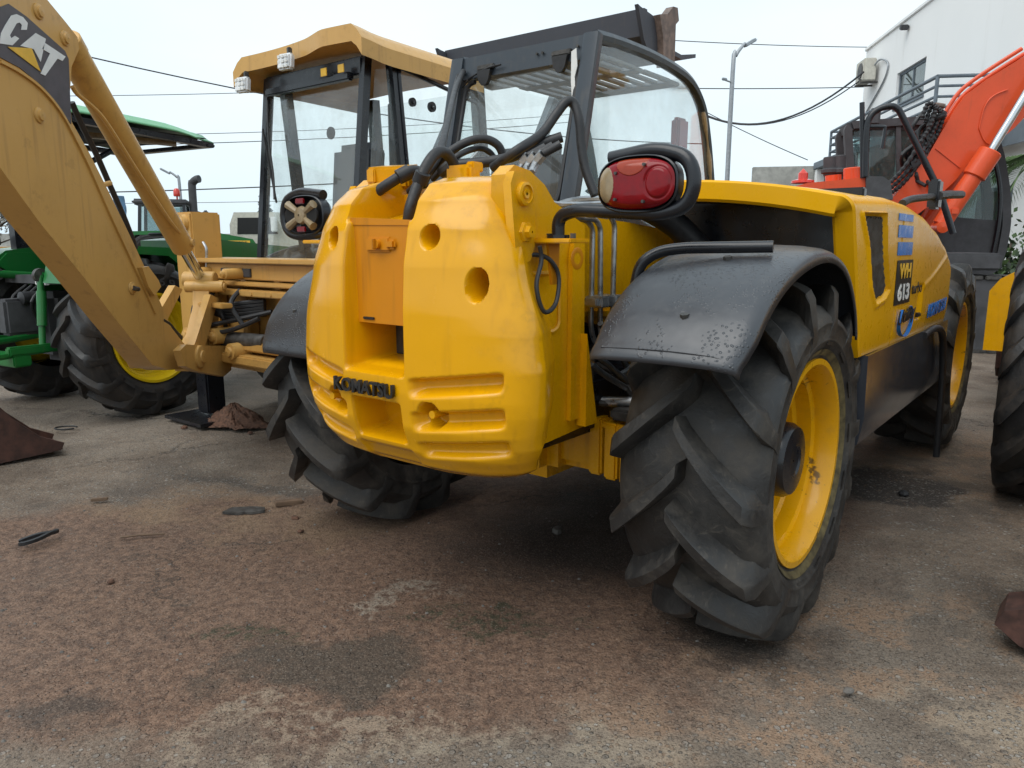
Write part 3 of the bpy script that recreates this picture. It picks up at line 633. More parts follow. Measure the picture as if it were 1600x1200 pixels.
# --- fenders
FP = [(-.69, .945), (-.655, 1.0), (-.60, 1.06), (-.52, 1.118), (-.42, 1.165), (-.30, 1.20), (-.16, 1.222), (-.02, 1.222), (.10, 1.195), (.19, 1.15), (.26, 1.09), (.315, 1.02), (.35, .94)]
FP2 = [(-.56, .80), (-.53, .90), (-.45, 1.01), (-.35, 1.09), (-.22, 1.155), (-.05, 1.19), (.1, 1.18), (.2, 1.14), (.28, 1.08), (.33, 1.0), (.36, .92)]
for s in (1, -1):
    for y0 in (0, WB) if s == -1 else (0,):
        FL = {1: (0, 0, 0), -1: (.03, 0, 0)}; fp = [Vector((0, a, b_)) for a, b_ in (FP if s == 1 else FP2)]; fp = spline(fp, 4); R_ = []
        for i, p in enumerate(fp):
            d = (fp[min(i + 1, len(fp) - 1)] - fp[max(0, i - 1)]).normalized(); nn = Vector((0, -d.z, d.y)); t = i / (len(fp) - 1); r = []
            for x, dn in ((.665, -.03), (.668, -.008), (.68, 0), (.72, .006), (.80, .012), (.90, .014), (1.0, .010), (1.05, .003), (1.066, -.003), (1.078, -.012), (1.082, -.035)):
                q = p + nn * (dn + (.006 if (i in (1, 2)) else 0)); xx = x if x < 1.04 else x - .02 * (1 - sst(0, .15, t)) ; r.append((s * xx, y0 + q.y, q.z))
            R_.append(r)
        f = MB().grid(R_).build('fender', 'fender', T, solid=.007, sharp=50, loc=FL[s])
        for a in (.16, .38): 
            i = int(a * (len(fp) - 1)); p = fp[i]; MB().cyl((s * .90, y0 + p.y, p.z + .01), (s * .90, y0 + p.y - .004, p.z + .026), .012, n=6).build('fender_bolt', 'darksteel', f)
    if s == 1: MB().tube([(.70, -.684, .978), (.80, -.690, .983), (.90, -.692, .985), (1.0, -.688, .981), (1.04, -.68, .972)], .004, 6, smooth=4).build('fender_bead', 'fender', f)
    if s == 1: MB().tube([(s * .64, -.40, 1.02), (s * .64, -.41, 1.12), (s * .655, -.405, 1.19), (s * .70, -.385, 1.222), (s * .76, -.36, 1.232), (s * 1.0, -.30, 1.236)], .0165, 12, rnd=.05).build('fender_rail', 'black', T, loc=FL[s])
    MB().cyl((s * .5, -.12, .95), (s * .70, -.05, 1.15), .02).build('fender_stay', 'black', T)

# --- engine hood on the right
XO = 1.06
ZT = [(0, 1.405), (.25, 1.418), (.40, 1.408), (.55, 1.378), (.70, 1.322), (.82, 1.258), (.90, 1.195), (.96, 1.12), (1.0, 1.02)]
def y_rear(z): return .23 + max(0, 1.42 - z) * .46
GR = [(.365, 1.345), (.675, 1.350), (.745, 1.20), (.835, 1.07), (.78, 1.045), (.645, 1.03), (.56, 1.10), (.47, 1.25)]
def inpoly(p, poly):
    ins = False; dmin = 9
    for (x1, y1), (x2, y2) in zip(poly, poly[1:] + poly[:1]):
        if (y1 > p[1]) != (y2 > p[1]) and p[0] < (x2 - x1) * (p[1] - y1) / (y2 - y1) + x1: ins = not ins
        L2 = (x2 - x1) ** 2 + (y2 - y1) ** 2; t = max(0, min(1, ((p[0] - x1) * (x2 - x1) + (p[1] - y1) * (y2 - y1)) / L2))
        dmin = min(dmin, math.hypot(p[0] - x1 - t * (x2 - x1), p[1] - y1 - t * (y2 - y1)))
    return dmin if ins else -dmin
def sect(u):
    zt = interp(ZT, u); xo = XO - .09 * sst(.93, 1.0, u); pts = []; rc = .055
    zi = zt + .07 * (1 - sst(.3, .9, u))
    for k in range(14): t = k / 14; pts.append((lerp(.33, xo - rc, t), lerp(zi, zt, t ** 2.2), 0))
    for k in range(12): a = math.pi / 2 * k / 11; pts.append((xo - rc + rc * math.sin(a), zt - rc + rc * math.cos(a), 0))
    zs = zt - rc
    for k in range(1, 131): t = k / 130; pts.append((xo, lerp(zs, .842 - .02 * u, t), 1))
    return pts
NUh = 210; R_ = []; S0 = sect(0)
def off(path, d):
    out = []
    for i, p in enumerate(path):
        a = path[max(0, i - 1)]; c = path[min(len(path) - 1, i + 1)]; tx, tz = c[0] - a[0], c[1] - a[1]; l = math.hypot(tx, tz) or 1
        out.append((p[0] + tz / l * d, p[1] - tx / l * d))
    return out
in1 = off(S0, .075); in0 = off(S0, .008)
R_.append([(q[0], y_rear(p[1]) + .22, q[1]) for p, q in zip(S0, in1)])
R_.append([(q[0], y_rear(p[1]) + .012, q[1]) for p, q in zip(S0, in1)])
R_.append([(q[0], y_rear(p[1]) + .002, q[1]) for p, q in zip(S0, off(S0, .065))])
R_.append([(q[0], y_rear(p[1]), q[1]) for p, q in zip(S0, in0)])
for i in range(NUh + 1):
    u = i / NUh; r = []
    for x, z, sd in sect(u):
        yr = y_rear(z); y = lerp(yr + .008, 2.44, u); dx = 0
        if sd:
            g = inpoly((y, z), GR); dx -= .016 * sst(-.006, .012, g); dx += .008 * sst(-.03, -.012, g) * (1 - sst(-.006, 0, g))
            zl = 1.02 + .26 * sst(1.0, 2.5, y) * ((y - 1.0) / 1.5) if y > .95 else 1.02                  # swage line sweeping up to the nose
            dx += .005 * math.exp(-((z - zl) / .016) ** 2) * sst(1.25, 1.5, y) - .012 * sst(zl, zl - .05, z) * 0
            hh = rbox(y - 1.50, z - .985, .055, .075, .012); dx -= .02 * hh
            dx += -.05 * ((max(0, .98 - z)) / .14) ** 2 * .25
            if abs(y - 1.0) < .006 and z < 1.39: dx -= .004
        r.append((x + dx, y, z))
    R_.append(r)
last = R_[-1]
for k, (dy, sc) in enumerate(((.02, .97), (.035, .90), (.04, .6), (.04, .0))):
    R_.append([(lerp(.6, p[0], sc), p[1] + dy, lerp(.95, p[2], sc)) for p in last])
MB().grid(R_[:2]).build('bay_liner', 'black', T); R_ = R_[1:]
hood = MB().grid(R_).build('engine_hood', 'hoodyellow', T, sharp=40)
m = MB()                                                    # woven grille, every wire
m.poly([(XO - .010, lerp(a, .60, .055), lerp(b_, 1.2, .055)) for a, b_ in GR]); m.build('grille_backing', 'darkroom', hood)
m = MB()
for dirn in (1, -1):
    for k in range(-46, 46):
        c0 = k * .0165
        seg = []
        for q in range(60):
            y = .33 + .53 * q / 59; z = 1.2 + c0 + dirn * (y - .6) * 1.15
            if inpoly((y, z), GR) > .010: seg.append((XO - .007 + (.0012 * dirn), y, z))
        if len(seg) > 1: m.tube([seg[0], seg[-1]], .0021, 4, cap=False)
m.build('grille_mesh', 'darksteel', hood)
MB().bb((.30, .52, .55), (1.02, .56, 1.44), .005).build('engine_bay_panel', 'black', T)
MB().bb((.94, .50, .84), (1.0, .55, 1.28), .01).build('bay_post', 'black', T)
MB().tube([(.30, .2, 1.40), (.40, .38, 1.30), (.52, .50, 1.10), (.55, .5, .9)], .05, 14, smooth=6).build('intake_hose', 'hose', T)
MB().bb((.34, .56, .55), (1.0, 2.3, .86), .02).build('engine_block', 'black', T)
m = MB().prism([(1.062, .838), (1.066, .60), (1.05, .50), (.96, .43), (.5, .43), (.5, .838)], .60, 2.36, 'y', .012); sk = m.build('side_skirt', 'navy', T)
MB().bb((.60, .50, .42), (1.04, .598, .84), .03).build('skirt_end', 'black', T)
m = MB().tube([(1.066, 1.66, .815), (1.082, 1.84, .835), (1.09, 2.0, .80), (1.092, 2.10, .68), (1.095, 2.16, .45), (1.097, 2.2, .10)], .017, 12, smooth=6); m.build('rubber_fender_edge', 'hose', T)
# decals
def decal(y0, y1, z0, z1, mat, nm='decal', dx=0): MB().bb((XO + .001 + dx, y0, z0), (XO + .0035 + dx, y1, z1), 0).build(nm, mat, hood)
decal(.905, 1.17, 1.335, 1.362, 'blue', 'blue_stripe'); decal(.92, 1.19, 1.27, 1.318, 'blue', 'blue_stripe'); decal(.935, 1.21, 1.20, 1.252, 'blue', 'blue_stripe')
decal(.95, 1.25, 1.0, 1.18, 'dark', 'model_plate')
fx = XO + .0046
text('plate_lettering', 'WH', 'logoyellow', hood, (fx, .99, 1.105), (0, 1, 0), (0, 0, 1), .22, .062, .002, .03)
text('plate_number', '613', 'white', hood, (fx, .99, 1.015), (0, 1, 0), (0, 0, 1), .22, .07, .002, .03)
text('turbo_lettering', 'turbo', 'dark', hood, (fx - .002, 1.28, 1.03), (0, 1, 0), (0, 0, 1), .22, .05, .002, .0)
text('maker_lettering', 'KOMATSU', 'blue', hood, (fx - .004, 1.72, .892), (0, 1, .02), (0, 0, 1), .52, .066, .003, .04, .25)
text('utility_lettering', 'Utility', 'dark', hood, (fx + .003, 1.03, .895), (0, 1, .05), (0, 0, 1), .34, .075, .003, .01, .25)
MB().sweep([(XO + .003, 1.2 + .13 * math.cos(a), .925 + .07 * math.sin(a)) for a in [.9 - k * .13 for k in range(38)]], [(-.001, -.008), (.001, -.008), (.001, .008), (-.001, .008)], up=(1, 0, 0)).build('swoosh_decal', 'blue', hood)
MB().bb((XO - .02, 1.475, .915), (XO + .006, 1.53, .935), .004).build('hood_handle', 'dark', hood)

# --- cab
XR, XL = -.06, -.80
SIDE = [(.27, 1.30), (.36, 1.66), (.46, 2.095)]
ROOF = [(.46, 2.095), (.62, 2.105), (.9, 2.108), (1.15, 2.095), (1.33, 2.07), (1.45, 2.02), (1.54, 1.94), (1.60, 1.82), (1.65, 1.68), (1.70, 1.50), (1.74, 1.25)]
RECT = lambda a, b_: [(-a, -b_), (a, -b_), (a, b_), (-a, b_)]
for x in (XR, XL):
    rp = spline([(x, y, z) for y, z in SIDE], 4); MB().sweep(rp, [(-.035, -.03), (.02, -.035), (.035, -.03), (.035, .03), (-.02, .03), (-.035, .01)], up=(0, 1, 0)).build('cab_rear_pillar', 'cabgrey', T)
    MB().sweep(spline([(x, y, z) for y, z in ROOF], 4), [(-.022, -.02), (.022, -.02), (.026, .0), (.014, .02), (-.014, .02), (-.026, 0)]).build('cab_roof_rail', 'cabgrey', T)
    MB().bb((x - .025, .25, 1.18), (x + .025, 1.76, 1.30), .01).build('cab_sill', 'cabgrey', T)
    MB().sweep([(x, .27, 1.15), (x, .27, .80)], RECT(.03, .03), up=(0, 1, 0)).build('cab_lower_post', 'cabgrey', T)
beam = MB().prism([(.425, 2.00), (.475, 2.00), (.485, 2.085), (.44, 2.10)], XL, XR, 'x', .006).build('cab_rear_header', 'cabgrey', T)
for xx in (-.20, -.62):
    MB().prism([(-.04, .0), (.04, 0), (.028, -.045), (.012, -.065), (-.012, -.065), (-.03, -.045)], .405, .425, 'y', .003).build('window_hinge', 'hose', T, loc=(xx, 0, 2.025))
    MB().box((xx, .425, 2.04), (.10, .02, .022), .004).build('hinge_plate', 'darksteel', T)
for xx in (-.30, -.33, -.12): MB().cyl((xx, .428, 2.055), (xx, .42, 2.055), .006, n=8).build('screw', 'darksteel', T)
MB().tube([(-.72, .415, 2.0), (-.60, .41, 2.03), (-.52, .41, 2.035), (-.66, .415, 2.02), (-.76, .42, 1.97)], .004, 6, smooth=5).build('wiper_cable', 'hose', T)
def pane(name, pts, mat='glass', th=.006):
    P = [Vector(p) for p in pts]; n = (P[1] - P[0]).cross(P[2] - P[0]).normalized() * th; m = MB(); a = [m.bm.verts.new(p) for p in P]; b_ = [m.bm.verts.new(p + n) for p in P]
    m.bm.faces.new(a); m.bm.faces.new(b_[::-1])
    for i in range(len(P)): j = (i + 1) % len(P); m.bm.faces.new((a[i], a[j], b_[j], b_[i]))
    bmesh.ops.recalc_face_normals(m.bm, faces=m.bm.faces); return m.mesh(name, mat)
def ysid(z): return interp([(1.30, .27), (1.66, .36), (2.095, .46)], z)
rw = [(XL + .06, ysid(2.0) - .008, 1.985), (XR - .05, ysid(2.0) - .008, 1.99), (XR - .06, ysid(1.45) - .008, 1.42), (XR - .12, ysid(1.36) - .008, 1.345), (XL + .12, ysid(1.36) - .008, 1.345), (XL + .05, ysid(1.45) - .008, 1.42)]
place(pane('rear_window', rw), 'rear_window', T)
loop = rounded([Vector(p) + Vector((0, -.004, 0)) for p in rw + rw[:2]], .05); MB().tube(loop[3:-1], .011, 8).build('window_seal', 'hose', T)
for x, nm in ((XR + .004, 'side_window'), (XL - .004, 'side_window')):
    place(pane(nm, [(x, ysid(1.30) + .03, 1.30)] + [(x, ysid(2.06) + .03, 2.06)] + [(x, y, z - .03) for y, z in ROOF[1:-1]] + [(x, 1.70, 1.30)], 'glass', .005), nm, T)
m = MB().grid([[(lerp(XL + .02, XR - .02, i / 4), y, z) for i in range(5)] for y, z in ROOF[4:]]); m.build('windscreen', 'glass', T, solid=.005)
# slotted roof guard
M['liner'] = plain('pale_grey_liner', (.22, .23, .24), .6, 0, .12, 8, .05)
for y0, y1 in ((.50, .62), (.86, .94), (1.20, 1.32)): MB().bb((XL + .03, y0, 2.03), (XR - .03, y1, 2.05), .004).build('roof_bar', 'liner', T)
for y0, y1 in ((.62, .86), (.94, 1.20)):
    for k in range(10):
        x = XL + .04 + k * .072; MB().bb((x, y0, 2.032), (x + .030, y1, 2.048), .003).build('roof_slat', 'liner', T)
MB().tube([(XR + .012, y, z) for y, z in ((1.52, 1.93), (1.585, 1.80), (1.635, 1.66), (1.685, 1.48), (1.71, 1.36))], lambda t: .010 + .004 * math.sin(t * 17), 8, smooth=6).build('peeling_tape', 'clear', T)
MB().prism([(-.012, .10), (.012, .11), (.018, .04), (.006, 0), (.010, -.05), (-.006, -.09), (-.012, -.02)], .0, .004, 'y', 0).build('torn_tape', 'white', T, loc=(XR - .06, .395, 1.93))
MB().bb((XL + .02, .24, .70), (XR - .02, 1.75, 1.18), .02).build('cab_tub', 'black', T)
MB().bb((XL + .03, .28, 1.18), (XR - .03, .30, 1.36), .004).build('cab_rear_panel', 'cabgrey', T)
m = MB().box((-.45, .72, 1.30), (.46, .46, .14), .05).box((-.45, .52, 1.50), (.44, .12, .38), .05, rx=-.12); m.build('driver_seat', 'seat', T)
MB().lathe([(.17, .0), (.185, .012), (.17, .024), (.155, .012), (.17, 0)], (-.43, 1.32, 1.52), 'z', 24).cyl((-.43, 1.34, 1.2), (-.43, 1.32, 1.53), .02).cyl((-.6, 1.32, 1.53), (-.26, 1.32, 1.53), .012).build('steering_wheel', 'interior', T)
MB().box((-.43, 1.55, 1.30), (.66, .2, .24), .04).build('dashboard', 'interior', T)
MB().box((-.12, 1.40, 1.80), (.05, .12, .18), .015).build('sun_visor', 'redlens', T)
MB().bb((XL - .02, .6, .5), (XL + .0, 1.7, 1.16), .02).build('cab_door_lower', 'yellow', T)
MB().tube([(XR + .02, 1.50, 1.32), (XR + .02, 1.34, 1.46), (XR + .02, 1.10, 1.60)], .006, 6).build('wiper_arm', 'darksteel', T)
MB().tube([(XL - .03, .50, 2.03), (XL - .04, .47, 1.90), (XL - .03, .43, 1.78)], .012, 8).build('rusty_stay', 'rustpale', T)
# front boom end and fork carriage, out of sight in the photograph
MB().bb((-.5, 3.32, .35), (.75, 3.42, .85), .02).build('fork_carriage', 'black', T)
for x in (-.3, .5): MB().prism([(3.42, .85), (3.46, .85), (3.47, .10), (4.5, .06), (4.5, .04), (3.42, .05)], x, x + .1, 'x', .004).build('fork', 'black', T)
# mirror bracket beside the nose
MB().tube([(1.02,1.151,1.41),(1.02,1.333,1.436),(1.02,1.881,1.474)], .016, 10, smooth=4).build('mirror_arm', 'hose', T)
MB().box([(1.02,1.859,1.482)][0], (.05, .10, .14), .01).build('mirror_clamp', 'black', T)
MB().tube([(1.04,1.824,1.473),(1.04,2.107,1.493),(1.04,2.518,1.514)], .022, 8).build('mirror_stub', 'hose', T)


# ---------------------------------------------------------------- tan backhoe loader behind, parked parallel
B = thing('backhoe_loader', 'tan backhoe loader with glazed cab and raised boom carrying a logo plate', 'backhoe loader', (-1.430,4.700,0),38.13)
# swung boom: its own frame, pointing towards the viewer
KO = (-1.9 + 1.43, 4.3 - 4.70); hb = rad(38.13)
KL = (KO[0] * math.cos(hb) - KO[1] * math.sin(hb), KO[0] * math.sin(hb) + KO[1] * math.cos(hb), 0); KR = -(math.pi - hb)
def kpart(mb, name, mat, parent=B, **k):
    o = mb.build(name, mat, B, loc=KL, rz=KR, **k)
    if parent is not B: o.parent = parent; o.location = (0, 0, 0); o.rotation_euler = (0, 0, 0)
    return o
BO = [(0.208,0.56),(0.392,0.618),(0.718,0.893),(0.951,1.103),(1.227,1.336),(1.421,1.523)] + [(1.75, 1.86), (1.95, 2.10), (1.95, 2.62), (1.55, 2.62)] + [(1.019,2.233),(0.879,2.171),(0.804,2.134),(0.798,2.088),(0.873,1.998),(0.911,1.87),(0.917,1.764),(0.799,1.645),(0.642,1.458),(0.494,1.275),(0.348,1.085),(0.233,0.923),(0.134,0.787),(-0.026,0.665),(-0.155,0.586),(-0.054,0.528)]
boom2 = kpart(MB().prism(BO, 0, .125, 'x', .012), 'boom', 'tan', label='tan backhoe boom with dark logo plate')
# raised flange strip along the curved web seam
seam = [(-0.004,1.356,1.909),(-0.004,1.248,1.896),(-0.004,1.127,1.864),(-0.004,1.018,1.805),(-0.004,0.931,1.722),(-0.004,0.818,1.582),(-0.004,0.69,1.397),(-0.004,0.547,1.203),(-0.004,0.417,1.023),(-0.004,0.316,0.882)]
kpart(MB().sweep(spline(seam, 4), [(-.006, -.006), (.006, -.006), (.006, .006), (-.006, .006)], up=(1, 0, 0)), 'web_seam', 'tan', boom2)
LP = [(1.313,2.109),(1.265,2.134),(1.162,2.118),(0.92,2.051),(0.897,2.023),(0.928,1.752),(0.953,1.769),(1.025,1.823),(1.119,1.875),(1.239,1.912),(1.347,1.924)]
kpart(MB().prism(LP + [(1.46, 1.96), (1.46, 2.1)], -.004, .001, 'x', 0), 'logo_plate', 'logogrey', boom2)
def letter(px, name, mat, x=-.007): kpart(MB().prism(px, x, x + .002, 'x', 0), name, mat, boom2)
letter([(1.175,2.066),(1.164,2.094),(1.19,2.108),(1.228,2.108),(1.261,2.094),(1.302,2.051),(1.334,2.012),(1.349,1.973),(1.275,1.985),(1.229,2.021),(1.253,2.024),(1.277,2.009),(1.284,2.018),(1.235,2.073),(1.214,2.082),(1.202,2.076),(1.21,2.057)], 'logo_letter', 'white')
letter([(1.118,2.069),(1.054,2.064),(1.106,1.964),(1.144,2.003),(1.226,1.995)], 'logo_letter', 'white')
letter([(1.062,2.046),(0.924,2.026),(0.951,2.003),(0.986,2.004),(1.085,1.916),(1.115,1.917),(1.034,2.013),(1.087,2.017)], 'logo_letter', 'white')
letter([(1.306,1.972),(1.157,2.003),(1.114,1.925)], 'logo_triangle', 'logoyellow', -.0075)
for p in ([(-0.001,1.076,2.161),(-0.001,0.907,2.103),(-0.001,1.147,1.753),(-0.001,0.535,1.029)]):
    kpart(MB().lathe([(.003, -.016), (.02, -.015), (.022, -.008), (.03, -.006), (.032, 0)], p, 'x', 18), 'pin_boss', 'tan', boom2)
kpart(MB().tube([(-0.02,0.51,1.022),(-0.02,0.554,1.03)], .012, 8), 'grease_nipple', 'darksteel', boom2)
kpart(MB().tube([(0.12,0.687,1.884),(0.12,0.621,1.793),(0.12,0.521,1.677),(0.12,0.418,1.534),(0.12,0.297,1.365),(0.12,0.215,1.223)], .014, 8, smooth=4), 'boom_hose', 'hose', boom2)
kpart(MB().tube([(0.02,0.22,0.838),(0.02,0.135,0.801),(0.02,0.064,0.75),(0.02,0.004,0.714)], .022, 8, smooth=4), 'hose_sleeve', 'hose', boom2)
kpart(MB().cyl(*[(0.05,0.634,1.518),(0.05,0.55,1.536)], .012), 'hose_clip', 'tan', boom2)
kpart(MB().prism([(0.47,1.129),(0.402,1.133),(0.303,1.057),(0.281,1.022),(0.361,0.98),(0.421,1.03)], -.03, .05, 'x', .006), 'boom_lug', 'tan', boom2)
# dipper arm hanging beyond the picture edge
kpart(MB().prism([(1.80, 2.55), (2.05, 2.6), (2.15, 2.3), (2.12, .9), (1.95, .85), (1.85, 2.0)], .04, .22, 'x', .02), 'dipper', 'tan')
# boom cylinder
cy0, cy1, cy2 = [(0.07,0.802,2.145),(0.07,-0.266,1.221),(0.07,-0.428,0.991)]
v0, v1, v2 = Vector(cy0), Vector(cy1), Vector(cy2); dv = (v1 - v0).normalized()
cyl = kpart(MB().cyl(v0 + dv * .02, v1, .066, n=24, bev=.012).cyl(v0 + dv * .02, v0 + dv * .10, .07, n=24, bev=.006), 'boom_cylinder', 'tan')
kpart(MB().cyl(v1 - dv * .02, v1 + dv * .32, .033, n=20), 'piston_rod', 'chrome', cyl)
kpart(MB().tube([(0.02,0.848,1.921),(0.02,0.809,1.894),(0.02,0.671,1.853),(0.02,0.56,1.79),(0.02,0.326,1.611),(0.02,0.025,1.391),(0.02,-0.115,1.309)], .010, 8, smooth=4), 'cylinder_line', 'tan', cyl)
kpart(MB().cyl(v1 - dv * .05 + Vector((-.08, 0, 0)), v1 - dv * .05 + Vector((-.02, 0, 0)), .022, n=10), 'port_boss', 'tan', cyl)
# swing casting with its two arms
kpart(MB().cyl(v1 + dv * .30 + Vector((-.09, 0, 0)), v1 + dv * .30 + Vector((.11, 0, 0)), .052, n=20, bev=.006), 'rod_eye', 'tan')
for dx, pg in ((.10, [(-0.178,1.005),(-0.275,0.976),(0.061,0.743),(0.181,0.789)]), (-.055, [(-0.307,0.943),(-0.429,0.911),(-0.153,0.625),(0.032,0.628),(-0.05,0.699)])):
    kpart(MB().prism(pg, dx, dx + .04, 'x', .012), 'swing_arm', 'tan')
kpart(MB().prism([(-0.424,0.992),(-0.682,1.012),(-0.716,0.951),(-0.589,0.867),(-0.523,0.745),(-0.535,0.576),(-0.598,0.439),(-0.085,0.504),(-0.066,0.591),(-0.272,0.703),(-0.399,0.858)], .0, .10, 'x', .014), 'swing_casting', 'tan')
kpart(MB().lathe([(.003, -.12), (.034, -.118), (.036, -.11), (.062, -.105), (.066, -.10), (.068, .30), (.0, .30)], [(0,0.01,0.606)][0], 'x', 28), 'boom_foot_pin', 'tan')
kpart(MB().lathe([(.003, -.10), (.022, -.098), (.024, -.09), (.036, -.088), (.036, .15)], [(0,-0.442,0.983)][0], 'x', 20), 'casting_pin', 'tan')
kpart(MB().prism([(0.251,0.674),(0.167,0.698),(0.003,0.669),(-0.422,0.612),(-0.487,0.554),(-0.467,0.448),(-0.335,0.429),(0.064,0.529),(0.205,0.581)], -.09, -.05, 'x', .01), 'foot_link_plate', 'tan')
# rear frame (machine frame coordinates)
m = MB().bb((-1.02, -.10, 1.125), (.95, .25, 1.155), .006).bb((-.80, -.05, 1.02), (.95, .02, 1.12), .006); m.build('frame_top_beam', 'tan', B)
m = MB().bb((-.86, -.16, .925), (.95, -.02, .965), .006).bb((-.86, -.12, .985), (.95, .10, 1.01), .006); m.build('frame_middle_rail', 'tan', B)
m = MB().bb((-.72, -.30, .52), (.95, -.05, .58), .01).bb((-.68, -.25, .60), (.95, -.08, .66), .01).bb((-.70, -.14, .45), (.95, .1, .52), .02); m.build('frame_lower_rail', 'tan', B)
for x in (-.78, -.42, -.05, .3): MB().bb((x, -.03, .5), (x + .07, .05, 1.12), .008).build('frame_upright', 'tan', B)
MB().bb((-.80, .06, .5), (.95, .12, 1.12), .01).build('frame_back_plate', 'tan', B)
MB().cyl((-.64, -.26, .64), (-.30, -.22, .655), .026).build('swing_rod', 'chrome', B); MB().cyl((-.32, -.22, .655), (.1, -.2, .66), .05).build('swing_cylinder', 'darksteel', B)
for k in range(5):
    a = RND.random() * .04; MB().tube([(-.72, -.22 + a, .80 - k * .012), (-.50, -.25 - a, .83 + a), (-.30, -.2, .87 - .02 * k), (-.05, -.1, .90 - .02 * k)], .017, 8, smooth=5).build('hydraulic_hose', 'hose', B)
for x, z, w, h in ((-.42, 1.065, .34, .055),): MB().bb((x - w / 2, -.062, z - h / 2), (x + w / 2, -.048, z + h / 2), .004).build('frame_recess_plate', 'interior', B)
for x in (-.70, -.55, -.1, .1, .25):
    MB().cyl((x, -.165, .945), (x, -.15, .945), .014, n=6).build('frame_bolt', 'tan', B)
for a in ([(-.66, -.20, .90), (-.58, -.28, .80), (-.44, -.30, .74), (-.2, -.24, .78), (.05, -.12, .84)], [(-.60, -.22, .72), (-.45, -.31, .69), (-.2, -.26, .72), (0, -.18, .80)], [(-.45, -.16, .98), (-.38, -.26, .92), (-.30, -.24, .80), (-.33, -.2, .68)], [(-.25, -.14, .96), (-.20, -.24, .88), (-.12, -.22, .76)]):
    MB().tube(a, .015, 8, smooth=6).build('hydraulic_hose', 'hose', B)
for x, z in ((-.62, .665), (-.30, .68), (-.12, .60)):
    MB().lathe([(.003, -.34), (.028, -.335), (.032, -.32), (.05, -.318), (.055, -.20)], (x, 0, z), 'y', 18).build('frame_pin', 'tan', B)
MB().prism([(-.60, .50), (-.40, .50), (-.34, .60), (-.36, .70), (-.44, .72), (-.5, .62), (-.62, .60)], -.34, -.28, 'y', .012).build('swing_link', 'tan', B)
MB().bb((-.50, -.33, .86), (-.16, -.25, .89), .006).build('hose_shelf', 'tan', B)
for x in (-.74, -.36): MB().lathe([(.003, -.20), (.02, -.195), (.022, -.18), (.034, -.175), (.036, -.05)], (x, 0, 1.06), 'y', 16).build('lock_pin', 'tan', B)
for sx in (-.93, .80):
    p = MB().bb((sx - .125, -.11, .55), (sx + .10, .11, 1.46), .012).build('stabiliser_housing', 'tan', B)
    MB().lathe([(.003, -.155), (.03, -.15), (.034, -.14), (.05, -.138), (.056, -.11)], (sx + .02, 0, 1.39), 'y', 20).build('housing_pin', 'tan', p)
    q = MB().bb((sx - .07, -.07, .06), (sx + .075, .07, .56), .012).build('stabiliser_leg', 'black', B)
    MB().prism([(-.24, -.24), (.24, -.24), (.24, .2), (-.24, .2)], .012, .035, 'z', .004).build('foot_plate', 'black', q, loc=(sx + .02, 0, .012))
    MB().tube([(sx + .13, -.05, 1.26), (sx + .17, -.05, 1.22), (sx + .14, -.05, 1.02), (sx + .12, -.05, .8)], .009, 8, rnd=.03).build('hose_line', 'steel', B)
# cab
_seen = set(o.name for o in B.children)
CX0, CX1, CYT, CYB, CF = -.93, .10, .55, .40, 1.62
def cy(z): return lerp(CYB, CYT, (z - 1.16) / 1.3)
for x in (CX0, CX1):
    MB().sweep([(x, cy(1.16), 1.16), (x, cy(2.46), 2.46)], RECT(.024, .028), up=(0, 1, 0)).build('cab_rear_pillar', 'black', B)
    MB().sweep([(x + (.10 if x > 0 else -.02), CF, 1.16), (x + (.08 if x > 0 else 0), CF - .1, 2.46)], RECT(.035, .04), up=(0, 1, 0)).build('cab_front_pillar', 'black', B)
    MB().sweep([(x + (.10 if x > 0 else 0), .80, 1.16), (x + (.10 if x > 0 else 0), .68, 2.46)], RECT(.03, .035), up=(0, 1, 0)).build('cab_door_pillar', 'black', B)
    MB().bb((x - .03, .42, 1.12), (x + .09, CF, 1.20), .01).build('cab_sill', 'black', B)
MB().bb((CX0, CYT - .04, 2.36), (CX1, CYT + .04, 2.47), .01).build('rear_header', 'black', B)
MB().bb((CX0, CYB - .03, 1.13), (CX1, CYB + .04, 1.18), .01).build('rear_sill', 'black', B)
place(pane('rear_window', [(CX0 + .03, cy(1.18), 1.18), (CX1 - .03, cy(1.18), 1.18), (CX1 - .03, cy(2.38), 2.38), (CX0 + .03, cy(2.38), 2.38)]), 'rear_window', B)
place(pane('quarter_window', [(CX1 + .03, .47, 1.2), (CX1 + .10, .77, 1.2), (CX1 + .10, .66, 2.40), (CX1 + .02, .60, 2.40)]), 'quarter_window', B)
xs_ = CX1 + .13
dr = [(xs_, .82, 1.2), (xs_, CF - .06, 1.2), (xs_, CF - .14, 2.30), (xs_, .70, 2.42)]
place(pane('door_window', dr), 'door_window', B)
MB().tube(rounded([Vector(p) for p in dr + dr[:2]], .06)[3:-1], .014, 8).build('door_frame', 'black', B)
place(pane('left_window', [(CX0, .5, 1.2), (CX0, CF, 1.2), (CX0, CF - .1, 2.4), (CX0, .58, 2.4)]), 'left_window', B)
place(pane('front_window', [(CX0, CF, 1.2), (CX1 + .08, CF, 1.2), (CX1 + .08, CF - .1, 2.4), (CX0, CF - .1, 2.4)]), 'front_window', B)
for y, z, r in ((.82, 2.22, .028), (1.0, 2.215, .033)): MB().lathe([(.002, .018), (r * .45, .018), (r * .5, .008), (r, .01), (r, -.01)], (xs_, y, z), 'x', 18).build('glass_fixing', 'hose', B)
